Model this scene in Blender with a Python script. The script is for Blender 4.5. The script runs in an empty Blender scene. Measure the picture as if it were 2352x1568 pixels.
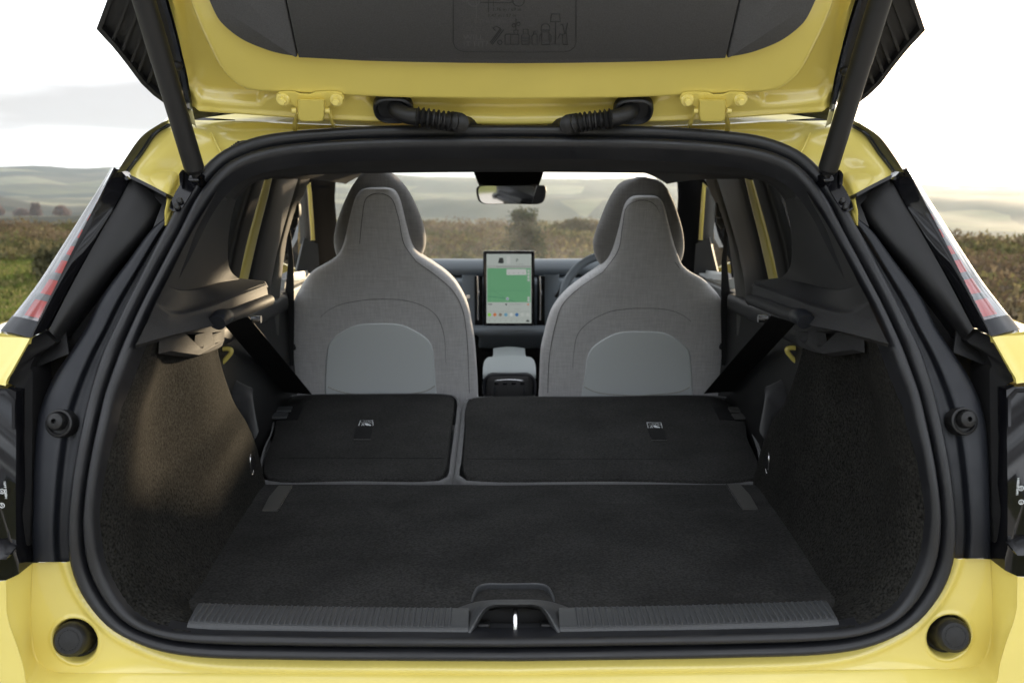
import bpy, bmesh, math, random
import numpy as np
from mathutils import Vector, Matrix
from mathutils.geometry import tessellate_polygon

R = math.radians
scene = bpy.context.scene
COL = scene.collection
random.seed(7); RNG = np.random.default_rng(7)

# ------------------------------------------------------------------ camera
W0, FPX = 2352.0, 2280.0                      # measuring frame of the photograph and focal length in it
CAM = Vector((-0.019, -1.5, 1.42)); YAW, PITCH = R(0.58), R(8.95)
FWD = Vector((math.sin(YAW) * math.cos(PITCH), math.cos(YAW) * math.cos(PITCH), -math.sin(PITCH)))
RGT = Vector((math.cos(YAW), -math.sin(YAW), 0)); UPV = RGT.cross(FWD)
cam_d = bpy.data.cameras.new('camera'); cam = bpy.data.objects.new('camera', cam_d); COL.objects.link(cam)
cam.matrix_world = Matrix(((RGT.x, UPV.x, -FWD.x, CAM.x), (RGT.y, UPV.y, -FWD.y, CAM.y), (RGT.z, UPV.z, -FWD.z, CAM.z), (0, 0, 0, 1)))
cam_d.sensor_width = 36.0; cam_d.lens = 36.0 * FPX / W0
cam_d.clip_start = 0.05; cam_d.clip_end = 20000
cam_d.dof.use_dof = True; cam_d.dof.focus_distance = 1.95; cam_d.dof.aperture_fstop = 6.0
scene.camera = cam

# ------------------------------------------------------------------ sky, sun, exposure
SUN_AZ, SUN_EL = R(31.0), R(7.5)              # to the right of straight ahead, low
world = bpy.data.worlds.new('World'); scene.world = world; world.use_nodes = True
wn, wl = world.node_tree.nodes, world.node_tree.links
wn.clear()
wout = wn.new('ShaderNodeOutputWorld'); bg = wn.new('ShaderNodeBackground')
sky = wn.new('ShaderNodeTexSky'); sky.sky_type = 'NISHITA'; sky.sun_disc = False
sky.sun_elevation = SUN_EL; sky.sun_rotation = SUN_AZ
sky.air_density = 1.0; sky.dust_density = 3.0; sky.ozone_density = 1.5; sky.altitude = 300
# thin high overcast: one even pale sheet with soft bands over the whole dome
tc = wn.new('ShaderNodeTexCoord'); mp = wn.new('ShaderNodeMapping'); mp.inputs['Scale'].default_value = (1.6, 1.6, 9.0)
nz = wn.new('ShaderNodeTexNoise'); nz.inputs['Scale'].default_value = 1.3; nz.inputs['Detail'].default_value = 4
rmp = wn.new('ShaderNodeValToRGB')
rmp.color_ramp.elements[0].position = 0.36; rmp.color_ramp.elements[0].color = (0.55, 0.55, 0.55, 1)
rmp.color_ramp.elements[1].position = 0.6; rmp.color_ramp.elements[1].color = (0.85, 0.85, 0.85, 1)
mx = wn.new('ShaderNodeMix'); mx.data_type = 'RGBA'
CLOUD = (7.3, 7.5, 7.9, 1)
mx.inputs['B'].default_value = CLOUD
wl.new(tc.outputs['Generated'], mp.inputs['Vector']); wl.new(mp.outputs['Vector'], nz.inputs['Vector'])
wl.new(nz.outputs['Fac'], rmp.inputs['Fac']); wl.new(rmp.outputs['Color'], mx.inputs['Factor'])
# darker bands of cloud drifting through the sheet
mp2 = wn.new('ShaderNodeMapping'); mp2.inputs['Scale'].default_value = (1.1, 1.1, 7.0); mp2.inputs['Location'].default_value = (11.0, 2.0, 4.45)
nz2 = wn.new('ShaderNodeTexNoise'); nz2.inputs['Scale'].default_value = 1.7; nz2.inputs['Detail'].default_value = 5; nz2.inputs['Roughness'].default_value = 0.45
rm2 = wn.new('ShaderNodeMapRange'); rm2.inputs['From Min'].default_value = 0.36; rm2.inputs['From Max'].default_value = 0.62; rm2.inputs['To Max'].default_value = 0.95; rm2.interpolation_type = 'SMOOTHSTEP'
mx2 = wn.new('ShaderNodeMix'); mx2.data_type = 'RGBA'; mx2.inputs['B'].default_value = (1.12, 1.11, 1.11, 1)
wl.new(tc.outputs['Generated'], mp2.inputs['Vector']); wl.new(mp2.outputs['Vector'], nz2.inputs['Vector']); wl.new(nz2.outputs['Fac'], rm2.inputs['Value']); wl.new(rm2.outputs['Result'], mx2.inputs['Factor'])
wl.new(sky.outputs['Color'], mx.inputs['A']); wl.new(mx.outputs['Result'], mx2.inputs['A']); wl.new(mx2.outputs['Result'], bg.inputs['Color'])
bg.inputs['Strength'].default_value = 0.12
wl.new(bg.outputs['Background'], wout.inputs['Surface'])
sun_d = bpy.data.lights.new('sun', 'SUN'); sun = bpy.data.objects.new('sun', sun_d); COL.objects.link(sun)
sun_d.energy = 2.0; sun_d.angle = R(2.5); sun_d.color = (1.0, 0.77, 0.50)
sdir = Vector((math.sin(SUN_AZ) * math.cos(SUN_EL), math.cos(SUN_AZ) * math.cos(SUN_EL), math.sin(SUN_EL)))
sun.rotation_euler = sdir.to_track_quat('Z', 'Y').to_euler()
scene.view_settings.view_transform = 'Standard'; scene.view_settings.look = 'None'
scene.view_settings.exposure = 2.25; scene.view_settings.gamma = 1.0
scene.view_settings.use_curve_mapping = False
cy = scene.cycles
cy.use_denoising = True
try: cy.denoiser = 'OPENIMAGEDENOISE'
except Exception: pass
cy.max_bounces = 10; cy.diffuse_bounces = 4; cy.glossy_bounces = 4; cy.transmission_bounces = 6
cy.transparent_max_bounces = 12; cy.volume_bounces = 1
cy.sample_clamp_indirect = 8.0; cy.caustics_reflective = False; cy.caustics_refractive = False

# ------------------------------------------------------------------ materials
def new_mat(name):
    m = bpy.data.materials.new(name); m.use_nodes = True
    return m, m.node_tree.nodes, m.node_tree.links, m.node_tree.nodes['Principled BSDF']
def mat(name, col, rough=0.5, spec=0.5, metal=0.0, coat=0.0, coat_rough=0.05, noise=None, bump=None, sheen=0.0, rough_noise=None, lint=None, patch=None):
    """noise = (scale, amount): colour grain; bump = (scale, strength, distance); rough_noise = (scale, amount)"""
    m, n, l, b = new_mat(name)
    b.inputs['Base Color'].default_value = (*col, 1); b.inputs['Roughness'].default_value = rough
    b.inputs['Specular IOR Level'].default_value = spec; b.inputs['Metallic'].default_value = metal
    b.inputs['Coat Weight'].default_value = coat; b.inputs['Coat Roughness'].default_value = coat_rough
    b.inputs['Sheen Weight'].default_value = sheen
    t = n.new('ShaderNodeTexCoord')
    if noise:
        x = n.new('ShaderNodeTexNoise'); x.inputs['Scale'].default_value = noise[0]; x.inputs['Detail'].default_value = 3
        l.new(t.outputs['Object'], x.inputs['Vector'])
        r = n.new('ShaderNodeMapRange'); r.inputs['From Min'].default_value = 0.3; r.inputs['From Max'].default_value = 0.7
        r.inputs['To Min'].default_value = 1 - noise[1]; r.inputs['To Max'].default_value = 1 + noise[1]
        l.new(x.outputs['Fac'], r.inputs['Value'])
        v = n.new('ShaderNodeVectorMath'); v.operation = 'SCALE'; v.inputs[0].default_value = col
        l.new(r.outputs['Result'], v.inputs['Scale']); l.new(v.outputs['Vector'], b.inputs['Base Color'])
    if rough_noise:
        x = n.new('ShaderNodeTexNoise'); x.inputs['Scale'].default_value = rough_noise[0]; x.inputs['Detail'].default_value = 5
        l.new(t.outputs['Object'], x.inputs['Vector'])
        r = n.new('ShaderNodeMapRange'); r.inputs['From Min'].default_value = 0.3; r.inputs['From Max'].default_value = 0.7
        r.inputs['To Min'].default_value = max(0, rough - rough_noise[1]); r.inputs['To Max'].default_value = rough + rough_noise[1]
        l.new(x.outputs['Fac'], r.inputs['Value']); l.new(r.outputs['Result'], b.inputs['Roughness'])
    if patch:                                                          # broad uneven lie of the pile
        x2 = n.new('ShaderNodeTexNoise'); x2.inputs['Scale'].default_value = patch[0]; x2.inputs['Detail'].default_value = 4; l.new(t.outputs['Object'], x2.inputs['Vector'])
        r2 = n.new('ShaderNodeMapRange'); r2.inputs['From Min'].default_value = 0.3; r2.inputs['From Max'].default_value = 0.7; r2.inputs['To Min'].default_value = 1 - patch[1]; r2.inputs['To Max'].default_value = 1 + patch[1]; l.new(x2.outputs['Fac'], r2.inputs['Value'])
        v2 = n.new('ShaderNodeVectorMath'); v2.operation = 'SCALE'; src = b.inputs['Base Color'].links[0].from_socket; l.new(src, v2.inputs[0]); l.new(r2.outputs['Result'], v2.inputs['Scale']); l.new(v2.outputs['Vector'], b.inputs['Base Color'])
    if lint:                                                           # sparse pale specks of dust and fibre
        vo = n.new('ShaderNodeTexVoronoi'); vo.inputs['Scale'].default_value = lint; l.new(t.outputs['Object'], vo.inputs['Vector'])
        sp = n.new('ShaderNodeSeparateColor'); l.new(vo.outputs['Color'], sp.inputs['Color'])
        g1 = n.new('ShaderNodeMath'); g1.operation = 'LESS_THAN'; g1.inputs[1].default_value = 0.16; l.new(vo.outputs['Distance'], g1.inputs[0])
        g2 = n.new('ShaderNodeMath'); g2.operation = 'GREATER_THAN'; g2.inputs[1].default_value = 0.93; l.new(sp.outputs['Red'], g2.inputs[0])
        g3 = n.new('ShaderNodeMath'); g3.operation = 'MULTIPLY'; l.new(g1.outputs['Value'], g3.inputs[0]); l.new(g2.outputs['Value'], g3.inputs[1])
        mxl = n.new('ShaderNodeMix'); mxl.data_type = 'RGBA'; mxl.inputs['B'].default_value = (0.12, 0.115, 0.10, 1); l.new(g3.outputs['Value'], mxl.inputs['Factor'])
        src = b.inputs['Base Color'].links[0].from_socket; l.new(src, mxl.inputs['A']); l.new(mxl.outputs['Result'], b.inputs['Base Color'])
    if bump:
        x = n.new('ShaderNodeTexNoise'); x.inputs['Scale'].default_value = bump[0]; x.inputs['Detail'].default_value = 2
        l.new(t.outputs['Object'], x.inputs['Vector'])
        bp = n.new('ShaderNodeBump'); bp.inputs['Strength'].default_value = bump[1]; bp.inputs['Distance'].default_value = bump[2]
        l.new(x.outputs['Fac'], bp.inputs['Height']); l.new(bp.outputs['Normal'], b.inputs['Normal'])
    return m
def weave(name, col, scale, amount, rough=0.85, sheen=0.2):
    m, n, l, b = new_mat(name)
    b.inputs['Roughness'].default_value = rough; b.inputs['Sheen Weight'].default_value = sheen; b.inputs['Specular IOR Level'].default_value = 0.2
    t = n.new('ShaderNodeTexCoord'); prev = None
    for sc in ((scale, scale * 0.12, scale * 0.05), (scale * 0.05, scale * 0.12, scale)):
        mpn = n.new('ShaderNodeMapping'); mpn.inputs['Scale'].default_value = sc
        x = n.new('ShaderNodeTexNoise'); x.inputs['Scale'].default_value = 1.0; x.inputs['Detail'].default_value = 3
        l.new(t.outputs['Object'], mpn.inputs['Vector']); l.new(mpn.outputs['Vector'], x.inputs['Vector'])
        if prev is None: prev = x.outputs['Fac']
        else:
            a = n.new('ShaderNodeMath'); a.operation = 'ADD'; l.new(prev, a.inputs[0]); l.new(x.outputs['Fac'], a.inputs[1]); prev = a.outputs['Value']
    r = n.new('ShaderNodeMapRange'); r.inputs['From Min'].default_value = 0.7; r.inputs['From Max'].default_value = 1.3
    r.inputs['To Min'].default_value = 1 - amount; r.inputs['To Max'].default_value = 1 + amount; l.new(prev, r.inputs['Value'])
    v = n.new('ShaderNodeVectorMath'); v.operation = 'SCALE'; v.inputs[0].default_value = col
    l.new(r.outputs['Result'], v.inputs['Scale']); l.new(v.outputs['Vector'], b.inputs['Base Color'])
    bp = n.new('ShaderNodeBump'); bp.inputs['Strength'].default_value = 0.25; bp.inputs['Distance'].default_value = 0.001
    wr_ = n.new('ShaderNodeTexNoise'); wr_.inputs['Scale'].default_value = 11; wr_.inputs['Detail'].default_value = 2; l.new(t.outputs['Object'], wr_.inputs['Vector'])
    b2 = n.new('ShaderNodeBump'); b2.inputs['Strength'].default_value = 0.35; b2.inputs['Distance'].default_value = 0.012; l.new(wr_.outputs['Fac'], b2.inputs['Height']); l.new(b2.outputs['Normal'], bp.inputs['Normal'])
    l.new(prev, bp.inputs['Height']); l.new(bp.outputs['Normal'], b.inputs['Normal'])
    return m
def dots(name, col, scale):
    """dark fabric with a fine perforated pattern"""
    m, n, l, b = new_mat(name); b.inputs['Roughness'].default_value = 0.75; b.inputs['Specular IOR Level'].default_value = 0.25
    t = n.new('ShaderNodeTexCoord'); x = n.new('ShaderNodeTexVoronoi'); x.inputs['Scale'].default_value = scale; x.inputs['Randomness'].default_value = 0.15
    l.new(t.outputs['Object'], x.inputs['Vector'])
    r = n.new('ShaderNodeMapRange'); r.inputs['From Min'].default_value = 0.1; r.inputs['From Max'].default_value = 0.6
    r.inputs['To Min'].default_value = 0.6; r.inputs['To Max'].default_value = 1.35; l.new(x.outputs['Distance'], r.inputs['Value'])
    v = n.new('ShaderNodeVectorMath'); v.operation = 'SCALE'; v.inputs[0].default_value = col
    l.new(r.outputs['Result'], v.inputs['Scale']); l.new(v.outputs['Vector'], b.inputs['Base Color'])
    return m
def glass(name, tint, ior=1.45, dust=0.0):
    m, n, l, b = new_mat(name); n.remove(b); o = n['Material Output']
    tr = n.new('ShaderNodeBsdfTransparent'); tr.inputs['Color'].default_value = (*tint, 1)
    g = n.new('ShaderNodeBsdfGlossy'); g.inputs['Roughness'].default_value = 0.02
    f = n.new('ShaderNodeFresnel'); f.inputs['IOR'].default_value = ior
    x = n.new('ShaderNodeMixShader'); l.new(f.outputs['Fac'], x.inputs['Fac'])
    l.new(tr.outputs['BSDF'], x.inputs[1]); l.new(g.outputs['BSDF'], x.inputs[2]); l.new(x.outputs['Shader'], o.inputs['Surface'])
    if dust:                                                           # thin film of dust and wiper haze
        tl_ = n.new('ShaderNodeBsdfTranslucent'); tl_.inputs['Color'].default_value = (0.9, 0.88, 0.82, 1)
        t = n.new('ShaderNodeTexCoord'); nn_ = n.new('ShaderNodeTexNoise'); nn_.inputs['Scale'].default_value = 7; nn_.inputs['Detail'].default_value = 8; nn_.inputs['Roughness'].default_value = 0.7; l.new(t.outputs['Object'], nn_.inputs['Vector'])
        r = n.new('ShaderNodeMapRange'); r.inputs['From Min'].default_value = 0.35; r.inputs['From Max'].default_value = 0.75; r.inputs['To Min'].default_value = dust * 0.4; r.inputs['To Max'].default_value = dust * 1.8; l.new(nn_.outputs['Fac'], r.inputs['Value'])
        y = n.new('ShaderNodeMixShader'); l.new(r.outputs['Result'], y.inputs['Fac']); l.new(x.outputs['Shader'], y.inputs[1]); l.new(tl_.outputs['BSDF'], y.inputs[2]); l.new(y.outputs['Shader'], o.inputs['Surface'])
    return m
def glow(name, col, e):
    m, n, l, b = new_mat(name)
    b.inputs['Base Color'].default_value = (0.02, 0.02, 0.02, 1); b.inputs['Roughness'].default_value = 0.5; b.inputs['Specular IOR Level'].default_value = 0.1
    b.inputs['Emission Color'].default_value = (*col, 1); b.inputs['Emission Strength'].default_value = e * 0.16
    return m
def tinted(name, rough=0.9, spec=0.15, trans=0.0):
    m, n, l, b = new_mat(name); a = n.new('ShaderNodeAttribute'); a.attribute_name = 'tint'
    b.inputs['Roughness'].default_value = rough; b.inputs['Specular IOR Level'].default_value = spec
    l.new(a.outputs['Color'], b.inputs['Base Color'])
    if trans:
        o = n['Material Output']; t = n.new('ShaderNodeBsdfTranslucent'); l.new(a.outputs['Color'], t.inputs['Color'])
        x = n.new('ShaderNodeMixShader'); x.inputs['Fac'].default_value = trans
        l.new(b.outputs['BSDF'], x.inputs[1]); l.new(t.outputs['BSDF'], x.inputs[2]); l.new(x.outputs['Shader'], o.inputs['Surface'])
    return m

M = {}
M['paint'] = mat('yellow_paint', (0.68, 0.565, 0.14), 0.36, 0.5, coat=0.9, coat_rough=0.04, rough_noise=(6, 0.08), noise=(5, 0.05), bump=(140, 0.02, 0.0006))
M['satin'] = mat('satin_dark_panel', (0.0085, 0.0098, 0.0135), 0.47, 0.35, rough_noise=(30, 0.06), bump=(900, 0.05, 0.0005))
M['rubber'] = mat('rubber_seal', (0.009, 0.0095, 0.0115), 0.45, 0.45, rough_noise=(14, 0.12), bump=(700, 0.04, 0.0005))
M['black'] = mat('black_plastic', (0.0065, 0.0065, 0.007), 0.5, 0.4, bump=(500, 0.05, 0.0005))
M['matte'] = mat('matte_black', (0.006, 0.006, 0.0065), 0.8, 0.2)
M['gloss'] = mat('gloss_black', (0.004, 0.004, 0.005), 0.06, 0.28, rough_noise=(25, 0.03))
M['trim'] = mat('grained_trim', (0.022, 0.022, 0.0235), 0.62, 0.4, noise=(700, 0.25), bump=(420, 0.35, 0.001))
M['gate_trim'] = mat('tailgate_trim', (0.062, 0.062, 0.065), 0.6, 0.4, noise=(500, 0.2), bump=(420, 0.3, 0.001))
M['sill'] = mat('sill_plastic', (0.043, 0.045, 0.048), 0.5, 0.45, noise=(500, 0.2), bump=(420, 0.25, 0.0008))
M['bolster'] = weave('bolster_fabric', (0.026, 0.026, 0.028), 300, 0.12)
M['cloth'] = mat('dark_pillar_cloth', (0.012, 0.012, 0.0125), 1.0, 0.0)
M['emboss'] = mat('embossed_lettering', (0.085, 0.085, 0.088), 0.6, 0.4)
M['groove'] = mat('embossed_line', (0.022, 0.022, 0.023), 0.6, 0.4)
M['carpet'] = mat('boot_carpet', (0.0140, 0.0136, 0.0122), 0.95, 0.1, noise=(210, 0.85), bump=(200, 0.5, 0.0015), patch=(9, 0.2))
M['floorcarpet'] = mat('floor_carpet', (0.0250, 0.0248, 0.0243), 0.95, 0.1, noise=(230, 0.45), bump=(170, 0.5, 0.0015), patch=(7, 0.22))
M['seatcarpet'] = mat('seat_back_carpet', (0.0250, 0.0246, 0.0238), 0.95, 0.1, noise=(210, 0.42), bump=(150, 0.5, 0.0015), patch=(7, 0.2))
M['fabric'] = weave('grey_seat_fabric', (0.53, 0.52, 0.525), 400, 0.14)
M['sidefabric'] = weave('grey_side_fabric', (0.4, 0.39, 0.38), 260, 0.12)
M['darkfabric'] = weave('dark_fabric_edge', (0.095, 0.095, 0.098), 260, 0.15)
M['liner'] = dots('headliner_fabric', (0.028, 0.028, 0.03), 520)
M['roofliner'] = mat('roof_lining', (0.03, 0.03, 0.032), 0.9, 0.2)
M['vinyl'] = mat('grey_vinyl_panel', (0.66, 0.69, 0.70), 0.5, 0.4, bump=(500, 0.06, 0.0006))
M['dash'] = mat('blue_grey_dash', (0.15, 0.175, 0.20), 0.55, 0.4, bump=(400, 0.08, 0.0006))
M['belt'] = mat('belt_webbing', (0.006, 0.006, 0.0065), 0.7, 0.3, bump=(900, 0.2, 0.0006))
M['grip'] = mat('pale_door_trim', (0.22, 0.225, 0.215), 0.6, 0.4)
M['greytrim'] = mat('warm_pillar_trim', (0.10, 0.098, 0.092), 0.75, 0.3, noise=(500, 0.15))
M['metal'] = mat('bright_steel', (0.72, 0.72, 0.74), 0.22, 0.5, metal=1.0)
M['strip'] = mat('grey_floor_strip', (0.05, 0.049, 0.046), 0.6, 0.4)
M['stitch'] = mat('seam_thread', (0.13, 0.128, 0.128), 0.9, 0.2)
M['palestitch'] = mat('pale_stitching', (0.35, 0.33, 0.28), 0.9, 0.2)
M['white'] = mat('white_print', (0.75, 0.78, 0.8), 0.7, 0.3)
M['reflector'] = mat('lamp_reflector', (0.62, 0.63, 0.64), 0.18, 0.5, metal=0.55)
M['lampgrey'] = mat('lamp_divider', (0.2, 0.205, 0.21), 0.35, 0.5)
M['red'] = mat('red_lamp_segment', (0.85, 0.06, 0.05), 0.3, 0.5)
M['lens'] = glass('clear_lens', (0.97, 0.97, 0.97), 1.95)
M['wind'] = glass('windscreen_glass', (0.93, 0.95, 0.94), 1.2, 0.024)
M['door_glass'] = glass('door_glass', (0.93, 0.95, 0.94), 1.06)
M['armrest'] = mat('pale_armrest_vinyl', (0.32, 0.35, 0.36), 0.5, 0.4)
M['tint'] = glass('tinted_glass', (0.22, 0.24, 0.24), 1.2)
M['roofglass'] = glass('roof_glass', (0.82, 0.84, 0.84), 1.3)
M['mirror'] = mat('mirror_glass', (0.8, 0.8, 0.8), 0.03, 0.5, metal=1.0)
M['roofskin'] = mat('dark_roof_rail', (0.012, 0.016, 0.026), 0.15, 0.5, coat=0.5)
M['tyre'] = mat('tyre_rubber', (0.012, 0.012, 0.012), 0.8, 0.3)

# ------------------------------------------------------------------ measuring helpers
def ray(px, py): return FWD + RGT * ((px - W0 / 2) / FPX) + UPV * ((784.0 - py) / FPX)
def at(px, py, Y):
    d = ray(px, py); return CAM + d * ((Y - CAM.y) / d.y)
def atz(px, py, z):
    d = ray(px, py); return CAM + d * ((z - CAM.z) / d.z)
def atx(px, py, X):
    d = ray(px, py); return CAM + d * ((X - CAM.x) / d.x)
def tail_y(x, z): return 0.02 + 0.74 * max(0.0, z - 0.85) ** 1.6 + 0.08 * x * x      # rear face of the body
def S(px, py, off=0.0):
    d = ray(px, py); lo, hi = 1.0, 3.0
    for _ in range(40):
        t = (lo + hi) / 2; p = CAM + d * t
        if p.y > tail_y(p.x, p.z) - off: hi = t
        else: lo = t
    return CAM + d * ((lo + hi) / 2)
HP = at(1176, 295, 0.43); GA = R(47.0)                                               # raised tailgate: a plane rising rearwards from its hinges
GS = Vector((0, -math.cos(GA), math.sin(GA))); GN = Vector((0, -math.sin(GA), -math.cos(GA)))
def T(px, py, off=0.0):
    d = ray(px, py); o = HP + GN * off
    return CAM + d * ((o - CAM).dot(GN) / d.dot(GN))
def Txs(px, py):
    p = T(px, py); return (p.x, (p - HP).dot(GS))
def Txo(px, py, off):
    p = T(px, py, off); return (p.x, (p - HP).dot(GS))
def TP(x, s, off=0.0): return Vector((x, HP.y, HP.z)) + GS * s + GN * off
def SP(px, py, off=0.0):                                                             # folded rear seat backs: a gently rising plane
    k = 0.10; d = ray(px, py); t = (CAM.z - (0.69 + off) - k * (CAM.y - 0.93)) / (k * d.y - d.z); return CAM + d * t

# ------------------------------------------------------------------ mesh helpers
def resample(pts, n, smooth=True, closed=False):
    P = np.array([tuple(p) for p in pts], float); k = len(P)
    if smooth and k > 2:
        if closed: Q = np.vstack([P[-1], P, P[0], P[1]]); segs = k
        else: Q = np.vstack([2 * P[0] - P[1], P, 2 * P[-1] - P[-2]]); segs = k - 1
        out = []
        for i in range(segs):
            p0, p1, p2, p3 = Q[i], Q[i + 1], Q[i + 2], Q[i + 3]
            t0 = 0.0; t1 = t0 + max(np.linalg.norm(p1 - p0), 1e-9) ** 0.5; t2 = t1 + max(np.linalg.norm(p2 - p1), 1e-9) ** 0.5; t3 = t2 + max(np.linalg.norm(p3 - p2), 1e-9) ** 0.5
            t = np.linspace(t1, t2, 17)[:-1, None]
            a1 = (t1 - t) / (t1 - t0) * p0 + (t - t0) / (t1 - t0) * p1; a2 = (t2 - t) / (t2 - t1) * p1 + (t - t1) / (t2 - t1) * p2; a3 = (t3 - t) / (t3 - t2) * p2 + (t - t2) / (t3 - t2) * p3
            b1 = (t2 - t) / (t2 - t0) * a1 + (t - t0) / (t2 - t0) * a2; b2 = (t3 - t) / (t3 - t1) * a2 + (t - t1) / (t3 - t1) * a3
            out.append((t2 - t) / (t2 - t1) * b1 + (t - t1) / (t2 - t1) * b2)
        D = np.vstack(out + [P[:1] if closed else P[-1:]])
    else: D = np.vstack([P, P[:1]]) if closed else P
    L = np.concatenate([[0], np.cumsum(np.linalg.norm(np.diff(D, axis=0), axis=1))])
    q = np.linspace(0, L[-1], n + 1)[:-1] if closed else np.linspace(0, L[-1], n)
    return np.stack([np.interp(q, L, D[:, j]) for j in range(3)], 1)
class MB:
    def __init__(s): s.v = []; s.f = []
    def add(s, v, f):
        o = len(s.v); s.v += [tuple(p) for p in v]; s.f += [tuple(i + o for i in g) for g in f]; return s
    def loft(s, curves, n=24, m=4, smooth=True, smooth_v=True, closed_u=False, cap=False):
        C = [resample(c, n, smooth, closed_u) for c in curves]; k = len(C)
        rows = []
        A = np.array(C)
        if m <= 1 or k == 1: rows = list(A)
        else:
            Q = np.concatenate([[2 * A[0] - A[1]], A, [2 * A[-1] - A[-2]]])
            for i in range(k - 1):
                p0, p1, p2, p3 = Q[i], Q[i + 1], Q[i + 2], Q[i + 3]
                for j in range(m):
                    t = j / m
                    if smooth_v and k > 2: rows.append(0.5 * (2 * p1 + (p2 - p0) * t + (2 * p0 - 5 * p1 + 4 * p2 - p3) * t * t + (3 * p1 - p0 - 3 * p2 + p3) * t ** 3))
                    else: rows.append(p1 * (1 - t) + p2 * t)
            rows.append(A[-1])
        v = np.concatenate(rows); f = []; nr = len(rows); nn = n if closed_u else n - 1
        for i in range(nr - 1):
            for j in range(nn): j2 = (j + 1) % n; f.append((i * n + j, i * n + j2, (i + 1) * n + j2, (i + 1) * n + j))
        if cap: f.append(tuple(range(n))); f.append(tuple((nr - 1) * n + j for j in range(n)))
        return s.add(v, f)
    def tube(s, path, r, n=12, m=None, smooth=True, caps=True):
        P = resample(path, m or max(2, len(path) * 6), smooth) if (smooth or m) else np.array([tuple(p) for p in path])
        k = len(P); rr = np.interp(np.linspace(0, 1, k), np.linspace(0, 1, len(r)), r) if hasattr(r, '__len__') else np.full(k, r)
        tg = np.gradient(P, axis=0); tg /= np.linalg.norm(tg, axis=1)[:, None] + 1e-12
        up = np.array([0, 0, 1.0]) if abs(tg[0][2]) < 0.9 else np.array([0, 1.0, 0]); v = []; f = []
        nrm = np.cross(up, tg[0]); nrm /= np.linalg.norm(nrm)
        for i in range(k):
            nrm = nrm - tg[i] * nrm.dot(tg[i]); nrm /= np.linalg.norm(nrm) + 1e-12; bn = np.cross(tg[i], nrm)
            for j in range(n): a = 2 * math.pi * j / n; v.append(P[i] + rr[i] * (math.cos(a) * nrm + math.sin(a) * bn))
        for i in range(k - 1):
            for j in range(n): j2 = (j + 1) % n; f.append((i * n + j, i * n + j2, (i + 1) * n + j2, (i + 1) * n + j))
        if caps: f.append(tuple(range(n - 1, -1, -1))); f.append(tuple((k - 1) * n + j for j in range(n)))
        return s.add(v, f)
    def lathe(s, prof, c, axis, n=28, sx=1.0, xdir=None):
        c = np.array(c); ax = np.array(axis, float); ax /= np.linalg.norm(ax)
        u = np.cross(ax, [0, 0, 1.0] if abs(ax[2]) < 0.9 else [0, 1.0, 0]) if xdir is None else np.array(xdir, float); u = u - ax * u.dot(ax); u /= np.linalg.norm(u); w = np.cross(ax, u); v = []; f = []
        for (r, h) in prof:
            for j in range(n): a = 2 * math.pi * j / n; v.append(c + ax * h + r * (sx * math.cos(a) * u + math.sin(a) * w))
        for i in range(len(prof) - 1):
            for j in range(n): j2 = (j + 1) % n; f.append((i * n + j, i * n + j2, (i + 1) * n + j2, (i + 1) * n + j))
        f.append(tuple(range(n))); f.append(tuple((len(prof) - 1) * n + j for j in range(n)))
        return s.add(v, f)
    def box(s, c, size, r=0.0, rot=None, seg=3):
        bm = bmesh.new(); bmesh.ops.create_cube(bm, size=1.0); bmesh.ops.scale(bm, vec=size, verts=bm.verts)
        if r: bmesh.ops.bevel(bm, geom=list(bm.edges), offset=r, segments=seg, profile=0.5, affect='EDGES')
        if rot is not None: bmesh.ops.rotate(bm, cent=(0, 0, 0), matrix=rot, verts=bm.verts)
        bmesh.ops.translate(bm, vec=c, verts=bm.verts); bm.verts.index_update()
        s.add([v.co for v in bm.verts], [[v.index for v in f.verts] for f in bm.faces]); bm.free(); return s
    def plate(s, outer, holes=(), thick=(0, 0.01, 0), lip=None):
        """flat or nearly flat sheet bounded by outer with holes, given a thickness"""
        loops = [[Vector(p) for p in outer]] + [[Vector(p) for p in h] for h in holes]
        flat = [p for L in loops for p in L]; tri = tessellate_polygon(loops); th = Vector(thick); N = len(flat)
        f = [tuple(t) for t in tri] + [tuple(i + N for i in reversed(t)) for t in tri]; o = 0
        for L in loops:
            k = len(L)
            for i in range(k): f.append((o + i, o + (i + 1) % k, o + (i + 1) % k + N, o + i + N))
            o += k
        return s.add(flat + [p + th for p in flat], f)
    def strip(s, a, b, thick):
        """ribbon between the lines a and b with a thickness vector"""
        th = Vector(thick); k = len(a); a = [Vector(p) for p in a]; b = [Vector(p) for p in b]
        v = a + b + [p + th for p in a] + [p + th for p in b]; f = []
        for i in range(k - 1):
            f += [(i, i + 1, k + i + 1, k + i), (2 * k + i, 3 * k + i, 3 * k + i + 1, 2 * k + i + 1), (i, 2 * k + i, 2 * k + i + 1, i + 1), (k + i, k + i + 1, 3 * k + i + 1, 3 * k + i)]
        f += [(0, k, 3 * k, 2 * k), (k - 1, 3 * k - 1, 4 * k - 1, 2 * k - 1)]
        return s.add(v, f)
    def both(s):
        """join with the mirror image across the middle of the car"""
        k = len(s.v); s.v += [(-x, y, z) for x, y, z in s.v]; s.f += [tuple(reversed([i + k for i in g])) for g in s.f]; return s
    def mirrored(s):
        o = MB(); o.v = [(-x, y, z) for x, y, z in s.v]; o.f = [tuple(reversed(g)) for g in s.f]; return o
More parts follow.
